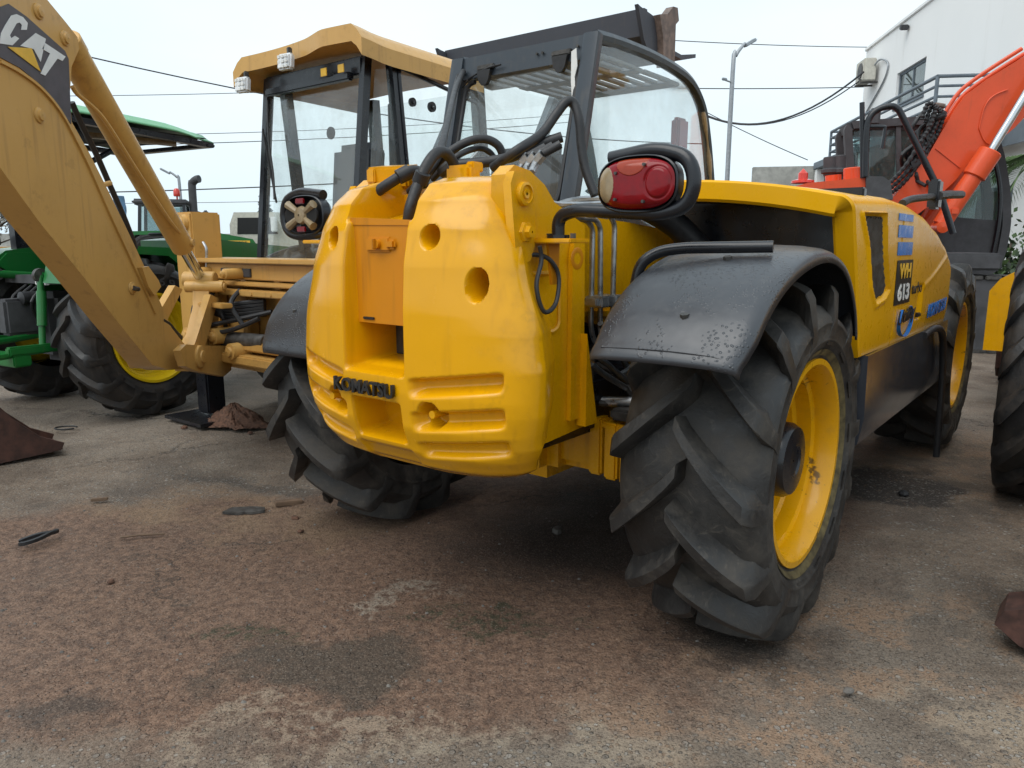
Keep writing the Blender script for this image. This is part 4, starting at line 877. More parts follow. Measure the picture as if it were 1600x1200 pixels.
# roof: moulded tan cap with an arched rear brim
R_ = []
for k in range(15):
    v = k / 14; y = lerp(.36, 1.48, v); r = []
    for j in range(31):
        u = j / 30; x = lerp(-1.08, .28, u); e = min(u, 1 - u) * 1.25
        z = 2.50 + .085 * sst(0, .07, e) + .02 * math.sin(u * math.pi) + .02 * sst(.55, .75, u) * (1 - sst(0.0, .2, v)) - .03 * v
        r.append((x, y + (.10 * (math.sin(math.pi * min(1, u / .72)) if v < .5 and u < .72 else 0)) * (1 - v * 2) * .6, z))
    R_.append(r)
def rim_(r, dz, ins): return [(lerp(p[0], -.34, ins), lerp(p[1], 1.0, ins), dz) for p in r]
m = MB().grid(R_); bot = [[(p[0], p[1], p[2] - .10 - (.035 if 0 < j < 30 else .0) * 0) for j, p in enumerate(r)] for r in R_]; m.grid([r[::-1] for r in bot])
m.grid([R_[0], bot[0]]); m.grid([bot[-1], R_[-1]]); m.grid([[r[0] for r in bot], [r[0] for r in R_]]); m.grid([[r[-1] for r in R_], [r[-1] for r in bot]])
roof = m.build('cab_roof', 'tan', B, sharp=50)
MB().box((-1.10, .50, 2.44), (.07, .14, .09), .012).build('roof_corner_block', 'tan', roof)
for x, z in ((-.92, 2.39), (-.42, 2.47)):
    l = MB().box((x, .33, z), (.12, .05, .10), .012, rz=.15, rx=-.1).build('work_lamp', 'ledwhite', B)
    for i in range(3):
        for j in range(3): MB().box((x - .036 + .036 * i, .300, z - .03 + .03 * j), (.026, .006, .022), .004, rz=.15).build('led_lens', 'white', l)
    MB().box((x, .36, z + .065), (.03, .03, .06), .006).build('lamp_foot', 'darksteel', l)
MB().bb((-.88, .47, 2.33), (.02, .52, 2.38), .01).build('rear_blind', 'black', B)
for x in (-.20, -.03): MB().box((x, .455, 2.40), (.06, .006, .05), .002).build('roof_sticker', 'logoyellow', B)
MB().tube([(-.85, .47, 2.30), (-.82, .44, 2.05), (-.76, .42, 1.80), (-.73, .40, 1.62)], .008, 6, smooth=4).box((-.78, .41, 1.85), (.014, .012, .52), .003, ry=-.22).build('wiper', 'hose', B)
m = MB().box((-.30, .95, 1.42), (.5, .5, .14), .05).box((-.22, .72, 1.68), (.48, .14, .62), .06, rx=-.1); m.build('operator_seat', 'seat', B)
MB().box((-.3, 1.35, 1.35), (.8, .2, .45), .05).build('console', 'interior', B)
MB().box((-.42, 1.0, 1.26), (.55, .4, .3), .04).build('side_console', 'clear', B)
def mirror(x, y, z, w, h, par): MB().prism(rounded_poly(w, h, .25), -.012, .012, 'y', .004).build('mirror', 'interior', par, loc=(x, y, z), rz=-.25)
def rounded_poly(w, h, f=.3, n=5):
    r = min(w, h) * f; o = []
    for cx_, cz_, a0 in ((w / 2 - r, h / 2 - r, 0), (-w / 2 + r, h / 2 - r, 90), (-w / 2 + r, -h / 2 + r, 180), (w / 2 - r, -h / 2 + r, 270)):
        for k in range(n + 1): a = rad(a0 + 90 * k / n); o.append((cx_ + r * math.cos(a), cz_ + r * math.sin(a)))
    return o
mirror(.14, 1.30, 1.80, .17, .27, B); MB().tube([(.2, 1.3, 1.9), (.35, 1.4, 1.92)], .008, 6).tube([(.2, 1.3, 1.7), (.35, 1.4, 1.72)], .008, 6).build('mirror_arm', 'darksteel', B)
mirror(-.62, 1.35, 1.62, .13, .2, B); MB().lathe([(.003, 0), (.045, .005), (.045, .015), (.003, .02)], (-.72, .9, 2.12), 'y', 18).build('round_mirror', 'interior', B)
MB().cyl((.12, 1.0, 1.55), (.33, 1.35, 1.95), .012).build('gas_strut', 'steel', B)
MB().cyl((CX0 + .25, CF - .1, 1.2), (CX0 + .25, CF - .1, 2.4), .055, n=8).build('front_mullion', 'cabgrey', B)
for o in B.children:
    if o.name not in _seen: o.location = Vector(o.location) + Vector((.12, .0, -.065))
# body, wheels, engine hood, loader arms and raised front bucket
MB().bb((-.95, .25, .45), (.75, 1.7, 1.12), .03).build('main_frame', 'tan', B)
MB().prism([(1.62, .6), (1.62, 1.35), (3.1, 1.22), (3.25, 1.1), (3.25, .6)], -.60, .30, 'x', .04).build('engine_hood', 'tan', B)
for sx in (-.92, .62):
    tyre(B, (sx, .95, .62), .63, .42, .36, 16, 'tyre2', skip=None); rim(B, (sx, .95, .62), .36, .19, .03, 'tan', 'tan', 1 if sx > 0 else -1, bolts=0)
    t_ = tyre(B, (sx * .9, 2.9, .42), .43, .30, .25, 14, 'tyre2'); rim(B, (sx * .9, 2.9, .42), .25, .13, .03, 'tan', 'tan', 1 if sx > 0 else -1, bolts=0)
    MB().prism([(1.72, 1.30), (1.68, 1.45), (2.40, 2.60), (2.72, 2.84), (2.78, 2.76), (2.46, 2.52)], sx * .7 - .03, sx * .7 + .03, 'x', .015).build('loader_arm', 'cabgrey', B)
bx0, bx1 = -.96, 1.10
bk = MB().prism([(2.53, 2.985), (2.56, 2.80), (2.62, 2.765), (3.20, 2.74), (3.45, 2.80), (3.45, 2.83), (3.18, 2.775), (2.64, 2.80), (2.60, 2.83), (2.58, 2.985)], bx0 + .012, bx1 - .012, 'x', .004).build('front_bucket', 'attach', B, label='raised dark grey bucket with rusty edge')
for x in (bx0, bx1 - .03): MB().prism([(2.415,2.984),(2.455,2.975),(2.647,2.956),(2.724,2.9),(2.773,2.668),(2.65,2.627),(2.518,2.766)], x, x + .03, 'x', .004).build('bucket_side', 'attach', bk)
MB().prism([(2.667,2.96),(2.791,2.988),(2.882,3.064),(2.959,3.072),(2.989,2.984),(2.937,2.945),(2.941,2.631),(2.757,2.599),(2.731,2.809)], bx1 - .012, bx1 + .05, 'x', .006).build('side_cutter', 'rustpale', bk)
for x in (-.35, .15): MB().cyl((x, 2.54, 2.86), (x, 2.60, 2.90), .012).build('bolt', 'steel', bk)
MB().prism([(2.35, 2.70), (2.62, 2.84), (2.62, 2.76), (2.4, 2.62)], -.42, -.22, 'x', .01).build('hinge_ear', 'attach', bk)


# ---------------------------------------------------------------- green tractor with canopy, behind the backhoe boom
J = thing('canopy_tractor', 'green tractor with black canopy frame and yellow rims behind the tan boom', 'tractor', (-3.344,5.893,0),30.00)
for s in (1, -1):
    tyre(J, (s * .66, 0, .57), .578, .40, .325, 15, 'tyre2', lug_h=.036, bar=.06, phase=.1)
    rim(J, (s * .66, 0, .57), .325, .18, -.02, 'jdrim' if 'jdrim' in M else 'rimyellow', 'rimyellow', s, .09, .10)
    # fenders: flat topped, hanging over the tyre
    m = MB().prism([(-.50, .98), (-.46, 1.13), (-.36, 1.20), (-.05, 1.235), (.30, 1.22), (.42, 1.15), (.47, .80), (.40, .80), (.36, 1.08), (.26, 1.16), (-.05, 1.18), (-.34, 1.145), (-.41, 1.08), (-.44, .97)], s * .36, s * .70, 'x', .015)
    f = m.build('fender', 'green', J); MB().prism([(-.44, 1.10), (-.36, 1.18), (.3, 1.2), (.36, .95), (-.02, .80), (-.20, .92)], s * .345, s * .365, 'x', .004).build('fender_inner_plate', 'green', f)
    MB().box((s * .52, -.40, 1.27), (.20, .10, .09), .015).build('rear_lamp_box', 'interior', J)
    MB().tube([(s * .34, -.12, .55), (s * .36, -.5, .52), (s * .38, -.95, .50)], .028, 8, smooth=4).build('lower_link', 'green', J)
    MB().cyl((s * .28, -.15, 1.0), (s * .30, -.48, 1.03), .03).cyl((s * .30, -.48, 1.03), (s * .36, -.55, .54), .022).cyl((s * .31, -.49, .92), (s * .345, -.53, .68), .032).build('lift_rod', 'green', J)
    MB().lathe([(.004, -.02), (.05, -.018), (.05, .018), (.004, .02)], (s * .30, -.48, 1.03), 'x', 16).build('lift_pin', 'darksteel', J)
t = NT('tractor_rim_yellow'); M['jdrim'] = t.bsdf((.72, .50, .01), .35)
for o in J.children:
    if o.name.startswith('rim') or o.name.startswith('hub'): o.data.materials[0] = M['jdrim']
MB().bb((-.12, -.33, .38), (.12, .6, .90), .05).build('gearbox', 'interior', J); MB().bb((-.34, -.18, .48), (.34, .18, .70), .04).build('rear_axle', 'green', J)
MB().bb((-.42, -.78, .42), (.42, -.66, .50), .01).bb((-.42, -.80, .50), (-.36, -.4, .56), .01).bb((.36, -.80, .50), (.42, -.4, .56), .01).build('drawbar_frame', 'green', J)
MB().bb((-.06, -.62, .60), (.06, -.36, .86), .02).build('hitch_bracket', 'interior', J); MB().cyl((0, -.36, .62), (0, -.46, .62), .03).build('power_shaft', 'darksteel', J)
for k in range(4): MB().tube([(-.15 + .08 * k, -.34, .95), (-.12 + .09 * k, -.48, .84), (-.1 + .05 * k, -.40, .70)], .012, 8, smooth=4).build('hydraulic_hose', 'hose', J)
MB().lathe([(.003, -.10), (.05, -.08), (.05, .06), (.02, .08)], (.05, -.42, .86), 'y', 14).build('coupler_cap', 'hose', J)
MB().prism([(-.42, -.36), (.42, -.36), (.42, .75), (-.42, .75)], .96, 1.02, 'z', .02).build('platform', 'interior', J)
MB().box((0, .05, 1.16), (.46, .42, .12), .04).box((0, -.18, 1.36), (.44, .10, .36), .04).build('seat', 'seat', J)
text('sidewall_lettering', '16.9', 'interior', J, (.868, .0, .965), (0, 1, -.25), (0, .25, 1), .17, .06, .003, .02)
pl = MB().box((.24, -.44, 1.0), (.17, .012, .08), .004).build('number_plate', 'white', J)
text('plate_number', '29', 'dark', pl, (.17, -.447, .97), (1, 0, 0), (0, 0, 1), .10, .055, .001, .01)
h = MB().prism([(.70, .60), (.70, 1.28), (.9, 1.30), (2.2, 1.20), (2.45, 1.08), (2.5, .60)], -.28, .28, 'x', .05, 3).build('engine_hood', 'green', J)
MB().bb((.281, .9, 1.06), (.286, 2.2, 1.12), 0).build('hood_stripe', 'logoyellow', h)
for s in (1, -1):
    tyre(J, (s * .66, 2.15, .38), .39, .28, .22, 13, 'tyre2'); rim(J, (s * .66, 2.15, .38), .22, .12, .0, 'jdrim', 'jdrim', s, .06, .04, bolts=0)
    MB().cyl((s * .1, 2.15, .4), (s * .6, 2.15, .38), .05).build('front_axle', 'green', J)
MB().cyl((0, .95, 1.02), (0, .80, 1.32), .02).lathe([(.15, 0), (.165, .012), (.15, .024), (.135, .012), (.15, 0)], (0, .78, 1.32), 'z', 22).build('steering_wheel', 'interior', J)
# roll bar and canopy
for s in (1, -1):
    MB().sweep([(s * .42, -.22, .95), (s * .42, -.22, 2.02)], RECT(.04, .05), up=(0, 1, 0)).build('roll_bar_post', 'black', J)
    MB().box((s * .42, -.22, 2.02), (.10, .12, .16), .008).build('post_bracket', 'black', J)
    MB().tube([(s * .42, -.20, 1.78), (s * .42, -.05, 1.86), (s * .42, .12, 1.96)], .02, 8, smooth=4).build('canopy_brace', 'black', J)
MB().bb((-.42, -.27, 1.96), (.42, -.17, 2.03), .01).build('roll_bar_cross', 'black', J)
R_ = []
for k in range(13):
    v = k / 12; y = lerp(-.62, .86, v); r = []
    for j in range(17):
        u = j / 16 * 2 - 1; e = min(1 - abs(u), 1.0); q = min(v, 1 - v); r.append((u * .62 * (1 - .10 * sst(.75, 1, v)), y, 1.945 + .085 * sst(0, .35, e) + .03 * sst(0, .3, q) - .06 * v))
    R_.append(r)
cn = MB().grid(R_).build('canopy', 'palegreen', J, solid=.012, label='pale green canopy roof with dark underside', loc=(0, 0, .17))
m = MB().bb((-.60, -.60, 1.90), (.60, -.54, 1.94), .008).bb((-.60, .76, 1.845), (.60, .84, 1.875), .008)
MB().bb((-.57, -.55, 1.93), (.57, .78, 1.935), 0).build('canopy_lining', 'interior', cn, loc=(0, 0, -.02)); m.sweep([(.59, -.58, 1.925), (.56, .82, 1.862)], RECT(.03, .02)).sweep([(-.59, -.58, 1.925), (-.56, .82, 1.862)], RECT(.03, .02)); m.build('canopy_frame', 'black', cn)
for k in range(4): MB().bb((-.5, -.38 + .28 * k, 1.93 - .012 * k), (.5, -.26 + .28 * k, 1.955 - .012 * k), .006).build('canopy_rib', 'interior', cn)
MB().sweep([(.5, .55, 1.85), (.2, -.2, 1.87)], RECT(.015, .02)).build('canopy_strut', 'clear', cn)
# cloth hung on the roll bar
m = MB(); R_ = []
for k in range(9):
    v = k / 8; R_.append([(.045 * math.cos(a) * (1 + .35 * math.sin(3 * a + v * 5)) * (.6 + v * .7), .035 * math.sin(a) * (1 + .3 * math.cos(2 * a)), -.20 * v) for a in [6.283 * j / 14 for j in range(14)]])
m.grid(R_, close=True); rg = m.build('cloth_rag', 'bluecloth'); rg.location = [(-2.686,5.25,1.57)][0]; tag(rg, 'crumpled blue cloth hanging behind the tan boom', 'cloth')

# ---------------------------------------------------------------- cab tractor far behind
Q = thing('cab_tractor', 'distant green cab tractor with tall exhaust stack and red beacon', 'tractor', (-11.600,27.000,0),72.00)
for s in (1, -1):
    tyre(Q, (s * .85, -.9, .85), .86, .50, .5, 15, 'tyre2', skip=lambda a, i: False); rim(Q, (s * .85, -.9, .85), .5, .22, .0, 'jdrim', 'jdrim', s, bolts=0)
    tyre(Q, (s * .8, 1.6, .6), .61, .40, .35, 13, 'tyre2'); rim(Q, (s * .8, 1.6, .6), .35, .18, .0, 'jdrim', 'jdrim', s, bolts=0)
    for y in (-1.35, .15): MB().sweep([(s * .72, y, 1.3), (s * .68, y * .92, 2.6)], RECT(.05, .05), up=(0, 1, 0)).build('cab_pillar', 'black', Q)
    place(pane('cab_window', [(s * .72, -1.3, 1.35), (s * .72, .12, 1.35), (s * .68, .1, 2.55), (s * .68, -1.2, 2.55)], 'glassd'), 'cab_window', Q)
    MB().prism([(-1.7, 1.3), (-1.5, 1.7), (-.4, 1.72), (-.1, 1.4), (-.3, 1.4), (-.6, 1.6), (-1.4, 1.58)], s * .6, s * 1.1, 'x', .03).build('fender', 'green', Q)
MB().box((0, -.6, 2.68), (1.6, 1.75, .20), .07, seg=3).build('cab_roof', 'interior', Q)
place(pane('windscreen', [(-.68, .16, 1.35), (.68, .16, 1.35), (.65, .12, 2.55), (-.65, .12, 2.55)], 'glassd'), 'windscreen', Q)
MB().bb((-.55, -1.4, .6), (.55, .3, 1.35), .05).build('body', 'green', Q)
h = MB().prism([(.2, .8), (.2, 1.72), (1.2, 1.66), (2.3, 1.45), (2.45, 1.2), (2.45, .8)], -.42, .42, 'x', .08, 3).build('engine_hood', 'green', Q)
MB().bb((.421, .3, 1.25), (.43, 2.2, 1.40), 0).build('hood_stripe', 'logoyellow', h)
text('hood_lettering', 'JOHN DEERE', 'dark', h, (.434, 1.0, 1.28), (0, 1, 0), (0, 0, 1), 1.1, .09, .003, .01)
MB().tube([(.48, .42, 1.2), (.48, .42, 3.15), (.50, .46, 3.36), (.58, .58, 3.46), (.64, .68, 3.48)], .13, 14, smooth=4).build('exhaust_stack', 'interior', Q)
MB().cyl((.3, -.1, 2.78), (.3, -.1, 2.90), .03).lathe([(.10, 2.90), (.115, 2.94), (.11, 3.08), (.07, 3.16), (.003, 3.18)], (.3, -.1, 0), 'z', 18).build('beacon', 'beacon', Q)
for s, y in ((1, .55),): 
    MB().tube([(.75, .2, 2.3), (1.15, .6, 2.35), (1.3, .75, 2.3)], .025, 8).build('mirror_arm', 'black', Q); MB().box((1.32, .85, 2.15), (.3, .08, .5), .05, rz=.5).build('mirror', 'interior', Q)
MB().cyl((.2, -.5, 2.78), (-.3, -1.4, 3.9), .03).build('antenna', 'darksteel', Q)
# pale cab of another vehicle
V2 = thing('pale_cab_truck', 'distant truck with a pale cab roof beyond the green hoods', 'truck', (-9.3, 29.5, 0), 100)
MB().prism([(-1.2, .9), (-1.2, 2.0), (-1.0, 2.45), (.6, 2.45), (1.0, 1.7), (1.9, 1.55), (1.95, .9)], -.9, .9, 'x', .12, 3).build('cab_body', 'ac', V2)
for s in (1, -1): MB().prism([(-.9, 1.65), (-.85, 2.25), (.45, 2.25), (.75, 1.65)], s * .9, s * .915, 'x', .01).build('side_window', 'darkroom', V2)
MB().bb((-.9, -4, .7), (.9, -1.25, 1.1), .03).build('load_bed', 'darksteel', V2)
MB().box((1.1, .7, 2.0), (.08, .25, .55), .03).build('mirror', 'white', V2)
for y in (-3, 1.1):
    for s in (1, -1): MB().lathe([(.2, -.12), (.45, -.13), (.48, -.05), (.48, .05), (.45, .13), (.2, .12)], (s * .8, y, .48), 'x', 28).build('tyre', 'tyre2', V2)
# yellow machine and grey box peeping in at the far left
o = MB().prism([(-1.0, .55), (-1.0, 1.05), (-.6, 1.22), (.8, 1.22), (1.0, .9), (1.0, .55)], -.5, .5, 'x', .06, 3).cyl((-.6, -.7, .35), (.6, -.7, .35), .35).cyl((-.6, .7, .35), (.6, .7, .35), .35).build('yellow_machine', 'orangetint'); o.location = (-6.45, 9.0, 0); o.rotation_euler = (0, 0, -.5)
tag(o, 'yellow machine body at the far left behind the tractor wheel', 'machine')


# ---------------------------------------------------------------- orange excavator on the right, pointing right
X = thing('excavator', 'orange excavator with dark cab standing behind the telehandler nose', 'excavator', (4.800,10.100,0),104.00)
s_ = [(0.067,1.734),(0.161,1.876),(0.478,2.31),(0.635,2.652),(0.748,2.89),(0.846,3.051),(1.073,3.233),(1.439,3.469)] + [(2.6, 3.95), (3.6, 4.2), (5.2, 3.6), (5.3, 3.3), (3.6, 3.55), (2.7, 3.25)] + [(1.517,2.762),(1.426,2.646),(1.268,2.501),(0.98,2.274),(0.851,2.053),(0.533,1.704),(0.347,1.547)]
bo = MB().prism(s_, -.22, .20, 'x', .02).build('boom', 'orange', X)
MB().prism([(5.0, 3.7), (5.5, 3.5), (5.6, .9), (5.4, .8), (5.2, 2.6)], -.14, .12, 'x', .03).build('dipper', 'orange', X)
MB().tube([(0.215,1.036,2.658),(0.215,1.068,2.897),(0.215,1.152,3.027),(0.215,1.304,3.094)], .008, 6, smooth=4).tube([(0.215,1.036,2.658),(0.215,1.124,2.489),(0.215,1.269,2.439)], .008, 6, smooth=4).build('weld_seam', 'orange', bo)
MB().sweep([(0.203,0.575,2.431),(0.203,0.873,2.191)], RECT(.006, .012), up=(1, 0, 0)).build('weld_seam', 'orange', bo)
for dz in (0, .06):
    q = [Vector(p) + Vector((0, -dz * .5, dz)) for p in [(0.12,0.123,1.914),(0.12,0.445,2.335),(0.12,0.632,2.686),(0.12,0.753,2.926),(0.12,0.866,3.087),(0.12,1.108,3.277),(0.12,1.463,3.515)]]
    MB().tube(q, .025, 8, smooth=4).build('boom_pipe', 'orange', X)
p0, p1, p2 = [Vector(p) for p in [(0.4,0.668,1.483),(0.4,1.132,2.361),(0.4,1.486,3.108)]]
dv = (p1 - p0).normalized(); cyb = MB().cyl(p0, p1 - dv * .3, .105, n=24, bev=.01).cyl(p1 - dv * .34, p1, .135, n=24, bev=.012).build('boom_cylinder', 'orange', X)
MB().cyl(p1, p2 + (p2 - p1) * .4, .05, n=18).build('piston_rod', 'chrome', cyb)
MB().tube([(0.32,0.732,1.658),(0.32,0.81,1.89),(0.32,0.981,2.178),(0.32,1.076,2.281)], .03, 8, smooth=4).build('cylinder_pipe', 'orange', cyb)
MB().lathe([(.003, .16), (.07, .15), (.08, -.1)], p0 - dv * .03, 'x', 18).box(p0 + dv * .12 + Vector((.1, .05, .06)), (.05, .1, .1), .02).build('cylinder_foot', 'orange', cyb)
p0b, p1b = p0 + Vector((-.75, 0, 0)), p1 + Vector((-.75, 0, 0)); MB().cyl(p0b, p1b, .11, n=20).cyl(p1b, p2 + Vector((-.75, 0, 0)), .05).build('boom_cylinder', 'orange', X)
# cab on the far side of the boom
cx0, cx1 = -1.15, -.50
def ring_(o): c = (sum(a for a, b_ in o) / len(o), sum(b_ for a, b_ in o) / len(o)); return [(lerp(a, c[0], .05), lerp(b_, c[1], .05)) for a, b_ in o]
out = [(-0.359,2.793),(-0.298,2.841),(0.399,2.865),(1.015,2.858),(1.365,2.748),(1.511,2.422),(1.638,1.93),(1.69,1.516),(1.666,1.097),(1.561,0.858),(1.034,0.905),(0.834,1.094),(0.661,1.693),(-0.247,1.961)]
pf = rounded([(cx0, a, b_) for a, b_ in out + out[:2]], .12); MB().sweep(pf[3:-1], RECT(.05, .06), up=(1, 0, 0)).build('cab_frame', 'interior', X)
place(pane('far_window', [(cx0, a, b_) for a, b_ in ring_(out)], 'glassd'), 'far_window', X)
pth = rounded([(cx1, a, b_) for a, b_ in out + out[:2]], .12); MB().sweep(pth[3:-1], RECT(.05, .06), up=(1, 0, 0)).build('cab_frame', 'interior', X)
place(pane('cab_window', [(-0.51,-0.274,2.758),(-0.51,0.249,2.806),(-0.51,0.335,1.986),(-0.51,-0.182,1.995)], 'glassd'), 'cab_window', X)
place(pane('door_window', [(-0.51,0.297,2.804),(-0.51,1.335,2.703),(-0.51,1.493,2.342),(-0.51,1.59,1.849),(-0.51,1.598,1.265),(-0.51,1.019,1.094),(-0.51,0.663,1.693),(-0.51,0.367,1.985)], 'glassd'), 'door_window', X)
MB().sweep([(-0.49,0.266,2.835),(-0.49,0.358,1.95)], RECT(.03, .03), up=(1, 0, 0)).build('cab_mid_pillar', 'interior', X)
MB().prism([(-0.365,2.877),(0.394,2.914),(1.355,2.845),(1.417,2.746),(-0.341,2.776)], cx0, cx1, 'x', .03).build('cab_roof', 'interior', X)
MB().prism([(0.661,1.693),(1.138,1.604),(1.617,1.558),(1.651,1.097),(1.561,0.858),(1.034,0.905),(0.791,1.137)], cx1 - .03, cx1 + .02, 'x', .02).build('cab_door_lower', 'interior', X)
MB().tube([(-0.45,1.392,2.54),(-0.45,1.553,2.01),(-0.45,1.59,1.515),(-0.45,1.551,1.012)], .03, 8, smooth=5).build('door_edge', 'black', X)
MB().box((-1.0, .75, 1.9), (.5, .5, .5), .06).box((-1.0, .5, 2.25), (.5, .14, .6), .05).build('operator_seat', 'clear', X)
MB().box((-.485, .95, 2.62), (.004, .16, .07), .001).build('window_label', 'white', X)
# hoses at the boom foot
for k in range(5):
    rr_ = random.Random(k); q = [(0.1,0.37,1.975),(0.1,0.257,2.152),(0.1,0.21,2.351),(0.1,0.247,2.531),(0.1,0.361,2.66),(0.1,0.409,2.789)]
    q = [Vector(p) + Vector((rr_.uniform(-.1, .25), rr_.uniform(-.12, .18) + .02 * k, rr_.uniform(-.06, .08))) for p in q]
    MB().tube(q, .024, 8, smooth=4).build('hydraulic_hose', 'hose', X)
for k in range(3):
    q = [(0.2,0.019,1.863),(0.2,0.163,1.94),(0.2,0.331,2.142),(0.2,0.488,2.434),(0.2,0.586,2.638),(0.2,0.624,2.842),(0.2,0.533,2.891),(0.2,0.477,2.711)]
    q = [Vector(p) + Vector((.05 * k, -.06 * k, .03 * k)) for p in q]; MB().tube(q, lambda t: .026 + .006 * math.sin(t * 190), 8, smooth=16).build('spiral_hose', 'hose', X)
for p in [(0.2,0.344,2.415),(0.2,0.41,2.49),(0.2,0.321,2.259),(0.2,0.462,2.565)]: MB().box(p, (.14, .16, .12), .02, rz=.4, rx=.5).build('valve_block', 'hose', X)
MB().tube([(0.1,0.455,2.926),(0.1,0.538,2.969),(0.1,0.656,2.948)], .03, 8, smooth=3).build('hose_bridge', 'rustpale', X)
# upper structure
MB().prism([(-1.14,1.952),(-0.978,1.995),(-0.699,2.013),(-0.339,2.051),(-0.181,2.047),(-0.062,1.985),(-0.018,1.796),(0.054,0.954),(-1.074,0.945)], -.4, .85, 'x', .06, 3).build('engine_cover', 'orange', X)
MB().prism([(-0.334,2.054),(-0.149,2.05),(-0.059,1.989),(-0.013,1.778),(-0.313,1.783)], .852, .90, 'x', .02).build('grey_cover_end', 'interior', X)
MB().prism([(-2.4, 1.0), (-2.4, 1.75), (-1.3, 1.85), (-1.3, 1.0)], -1.3, 1.3, 'x', .15, 3).build('counterweight', 'orange', X)
MB().bb((-1.3, -1.3, .95), (1.3, 1.1, 1.15), .03).build('slew_deck', 'interior', X)
for a, b_ in ([(-0.1,-0.593,2.148),(-0.1,-0.611,2.395)], [(-0.1,-0.482,2.145),(-0.1,-0.501,2.409)]): MB().cyl(a, b_, .085, n=18, bev=.01).lathe([(.085, 0), (.12, .02), (.12, .06), (.085, .08)], Vector(a) + Vector((0, 0, .02)), 'z', 18).build('precleaner', 'interior', X)
MB().cyl(*[(0.1,-0.579,2.065),(0.1,-0.584,2.139)], .10).build('precleaner_base', 'orange', X)
MB().cyl(*[(0.4,-0.403,2.023),(0.4,-0.417,2.203)], .10, n=20, bev=.01).build('orange_tank', 'orange', X)
MB().lathe([(.14, 0), (.14, .03), (.06, .05), (.06, .12), (.02, .16), (.003, .18)], [(0.5,-1.003,2.018)][0], 'z', 14).build('beacon', 'beacon', X)
# handrail, grab bars and small lamp
MB().tube([(0.88,-0.34,2.051),(0.88,-0.367,2.577),(0.88,-0.339,2.743),(0.88,-0.247,2.826),(0.88,-0.124,2.85),(0.88,-0.053,2.818),(0.88,0.026,2.7),(0.88,0.454,1.918),(0.88,0.577,1.636),(0.88,0.677,1.375)], .038, 12, smooth=4).build('handrail', 'black', X)
MB().tube([(0.85,-0.362,2.039),(0.85,-0.438,2.911)], .030, 10).build('grab_bar', 'black', X)
MB().tube([(0.85,-0.394,2.633),(0.85,-0.197,2.626),(0.85,-0.159,2.595),(0.85,-0.176,2.376)], .022, 8, smooth=3).build('grab_bar', 'black', X)
MB().box([(-0.3,-0.071,2.909)][0], (.12, .14, .22), .03).build('work_lamp', 'interior', X); MB().box([(-0.6,0.201,2.87)][0], (.1, .25, .06), .02).build('roof_lamp', 'beacon', X)
# undercarriage
for s in (1, -1):
    pt = [(-1.9, .42), (-1.7, .1), (-1.5, .0), (1.6, 0), (1.85, .12), (2.0, .42), (1.85, .75), (1.6, .85), (-1.5, .85), (-1.75, .75)]
    tr = MB().prism(pt, s * .75, s * 1.25, 'x', .06).build('track_frame', 'interior', X); sh = MB().box((0, 0, 0), (.54, .17, .05), .01).mesh('track_shoe', 'darksteel')
    P_ = [Vector((0, a, b_)) for a, b_ in pt + pt[:1]]; per = sum((b_ - a).length for a, b_ in zip(P_, P_[1:])); d = 0; k = 0
    for a, b_ in zip(P_, P_[1:]):
        L1 = (b_ - a).length
        while k * .19 < d + L1:
            p = a.lerp(b_, (k * .19 - d) / L1); o = place(sh, 'track_shoe', tr); o.location = (s * 1.0, p.y, p.z + .02); o.rotation_euler = (math.atan2((b_ - a).z, (b_ - a).y), 0, 0); k += 1
        d += L1
# ---------------------------------------------------------------- yellow wheel loader at the right edge
Lr = thing('wheel_loader', 'yellow loader cut by the right edge with a large black ribbed tyre', 'loader', (2.720,3.620,0),36.00)
tyre(Lr, (0, 0, .62), .632, .50, .36, 15, 'tyre2', sweep=.75, bar=.085, lug_h=.045); rim(Lr, (0, 0, .62), .36, .2, .0, 'rimyellow', 'rimyellow', -1, bolts=0)
tyre(Lr, (1.75, 0, .62), .632, .50, .36, 15, 'tyre2', sweep=.75, bar=.085, lug_h=.045); rim(Lr, (1.75, 0, .62), .36, .2, .0, 'rimyellow', 'rimyellow', 1, bolts=0)
for x in (.0, 1.75): tyre(Lr, (x, 2.4, .62), .632, .50, .36, 15, 'tyre2', sweep=.75, bar=.085, lug_h=.045)
MB().bb((.35, -.8, .55), (1.4, 3.0, 1.15), .06).build('chassis', 'yellow', Lr)
MB().prism([(-.9, 1.15), (-.95, 1.7), (.6, 1.85), (.7, 1.15)], .4, 1.35, 'x', .08, 3).build('rear_hood', 'yellow', Lr)
MB().bb((.45, .7, 1.15), (1.3, 1.9, 2.7), .08).build('cab', 'glassd', Lr); MB().box((.87, 1.3, 2.75), (1.1, 1.4, .12), .05).build('cab_roof', 'yellow', Lr)
R_ = [(2.15, .45), (2.2, .85), (2.35, 1.08), (2.6, 1.20), (2.9, 1.22), (3.2, 1.05), (3.25, .45)]
MB().prism([(-.50, .45), (-.50, .90), (-.44, .99), (-.15, 1.17), (.3, 1.22), (.3, .45)], 2.2, 3.1, 'y', .03, 3).build('front_fender', 'yellow', Lr); MB().prism(R_, 1.8, 2.15, 'x', .05, 3).build('front_fender', 'yellow', Lr)
for x in (.35, 1.3): MB().prism([(1.9, 1.25), (2.0, 1.45), (3.4, .75), (3.6, .5), (3.4, .45)], x, x + .12, 'x', .03).build('loader_arm', 'yellow', Lr)
MB().prism([(3.45, .95), (3.35, .5), (3.45, .15), (3.7, .04), (4.3, .02), (4.3, .05), (3.75, .09), (3.52, .2), (3.42, .5), (3.5, .93)], -.45, 2.2, 'x', .008).build('bucket', 'rust', Lr)
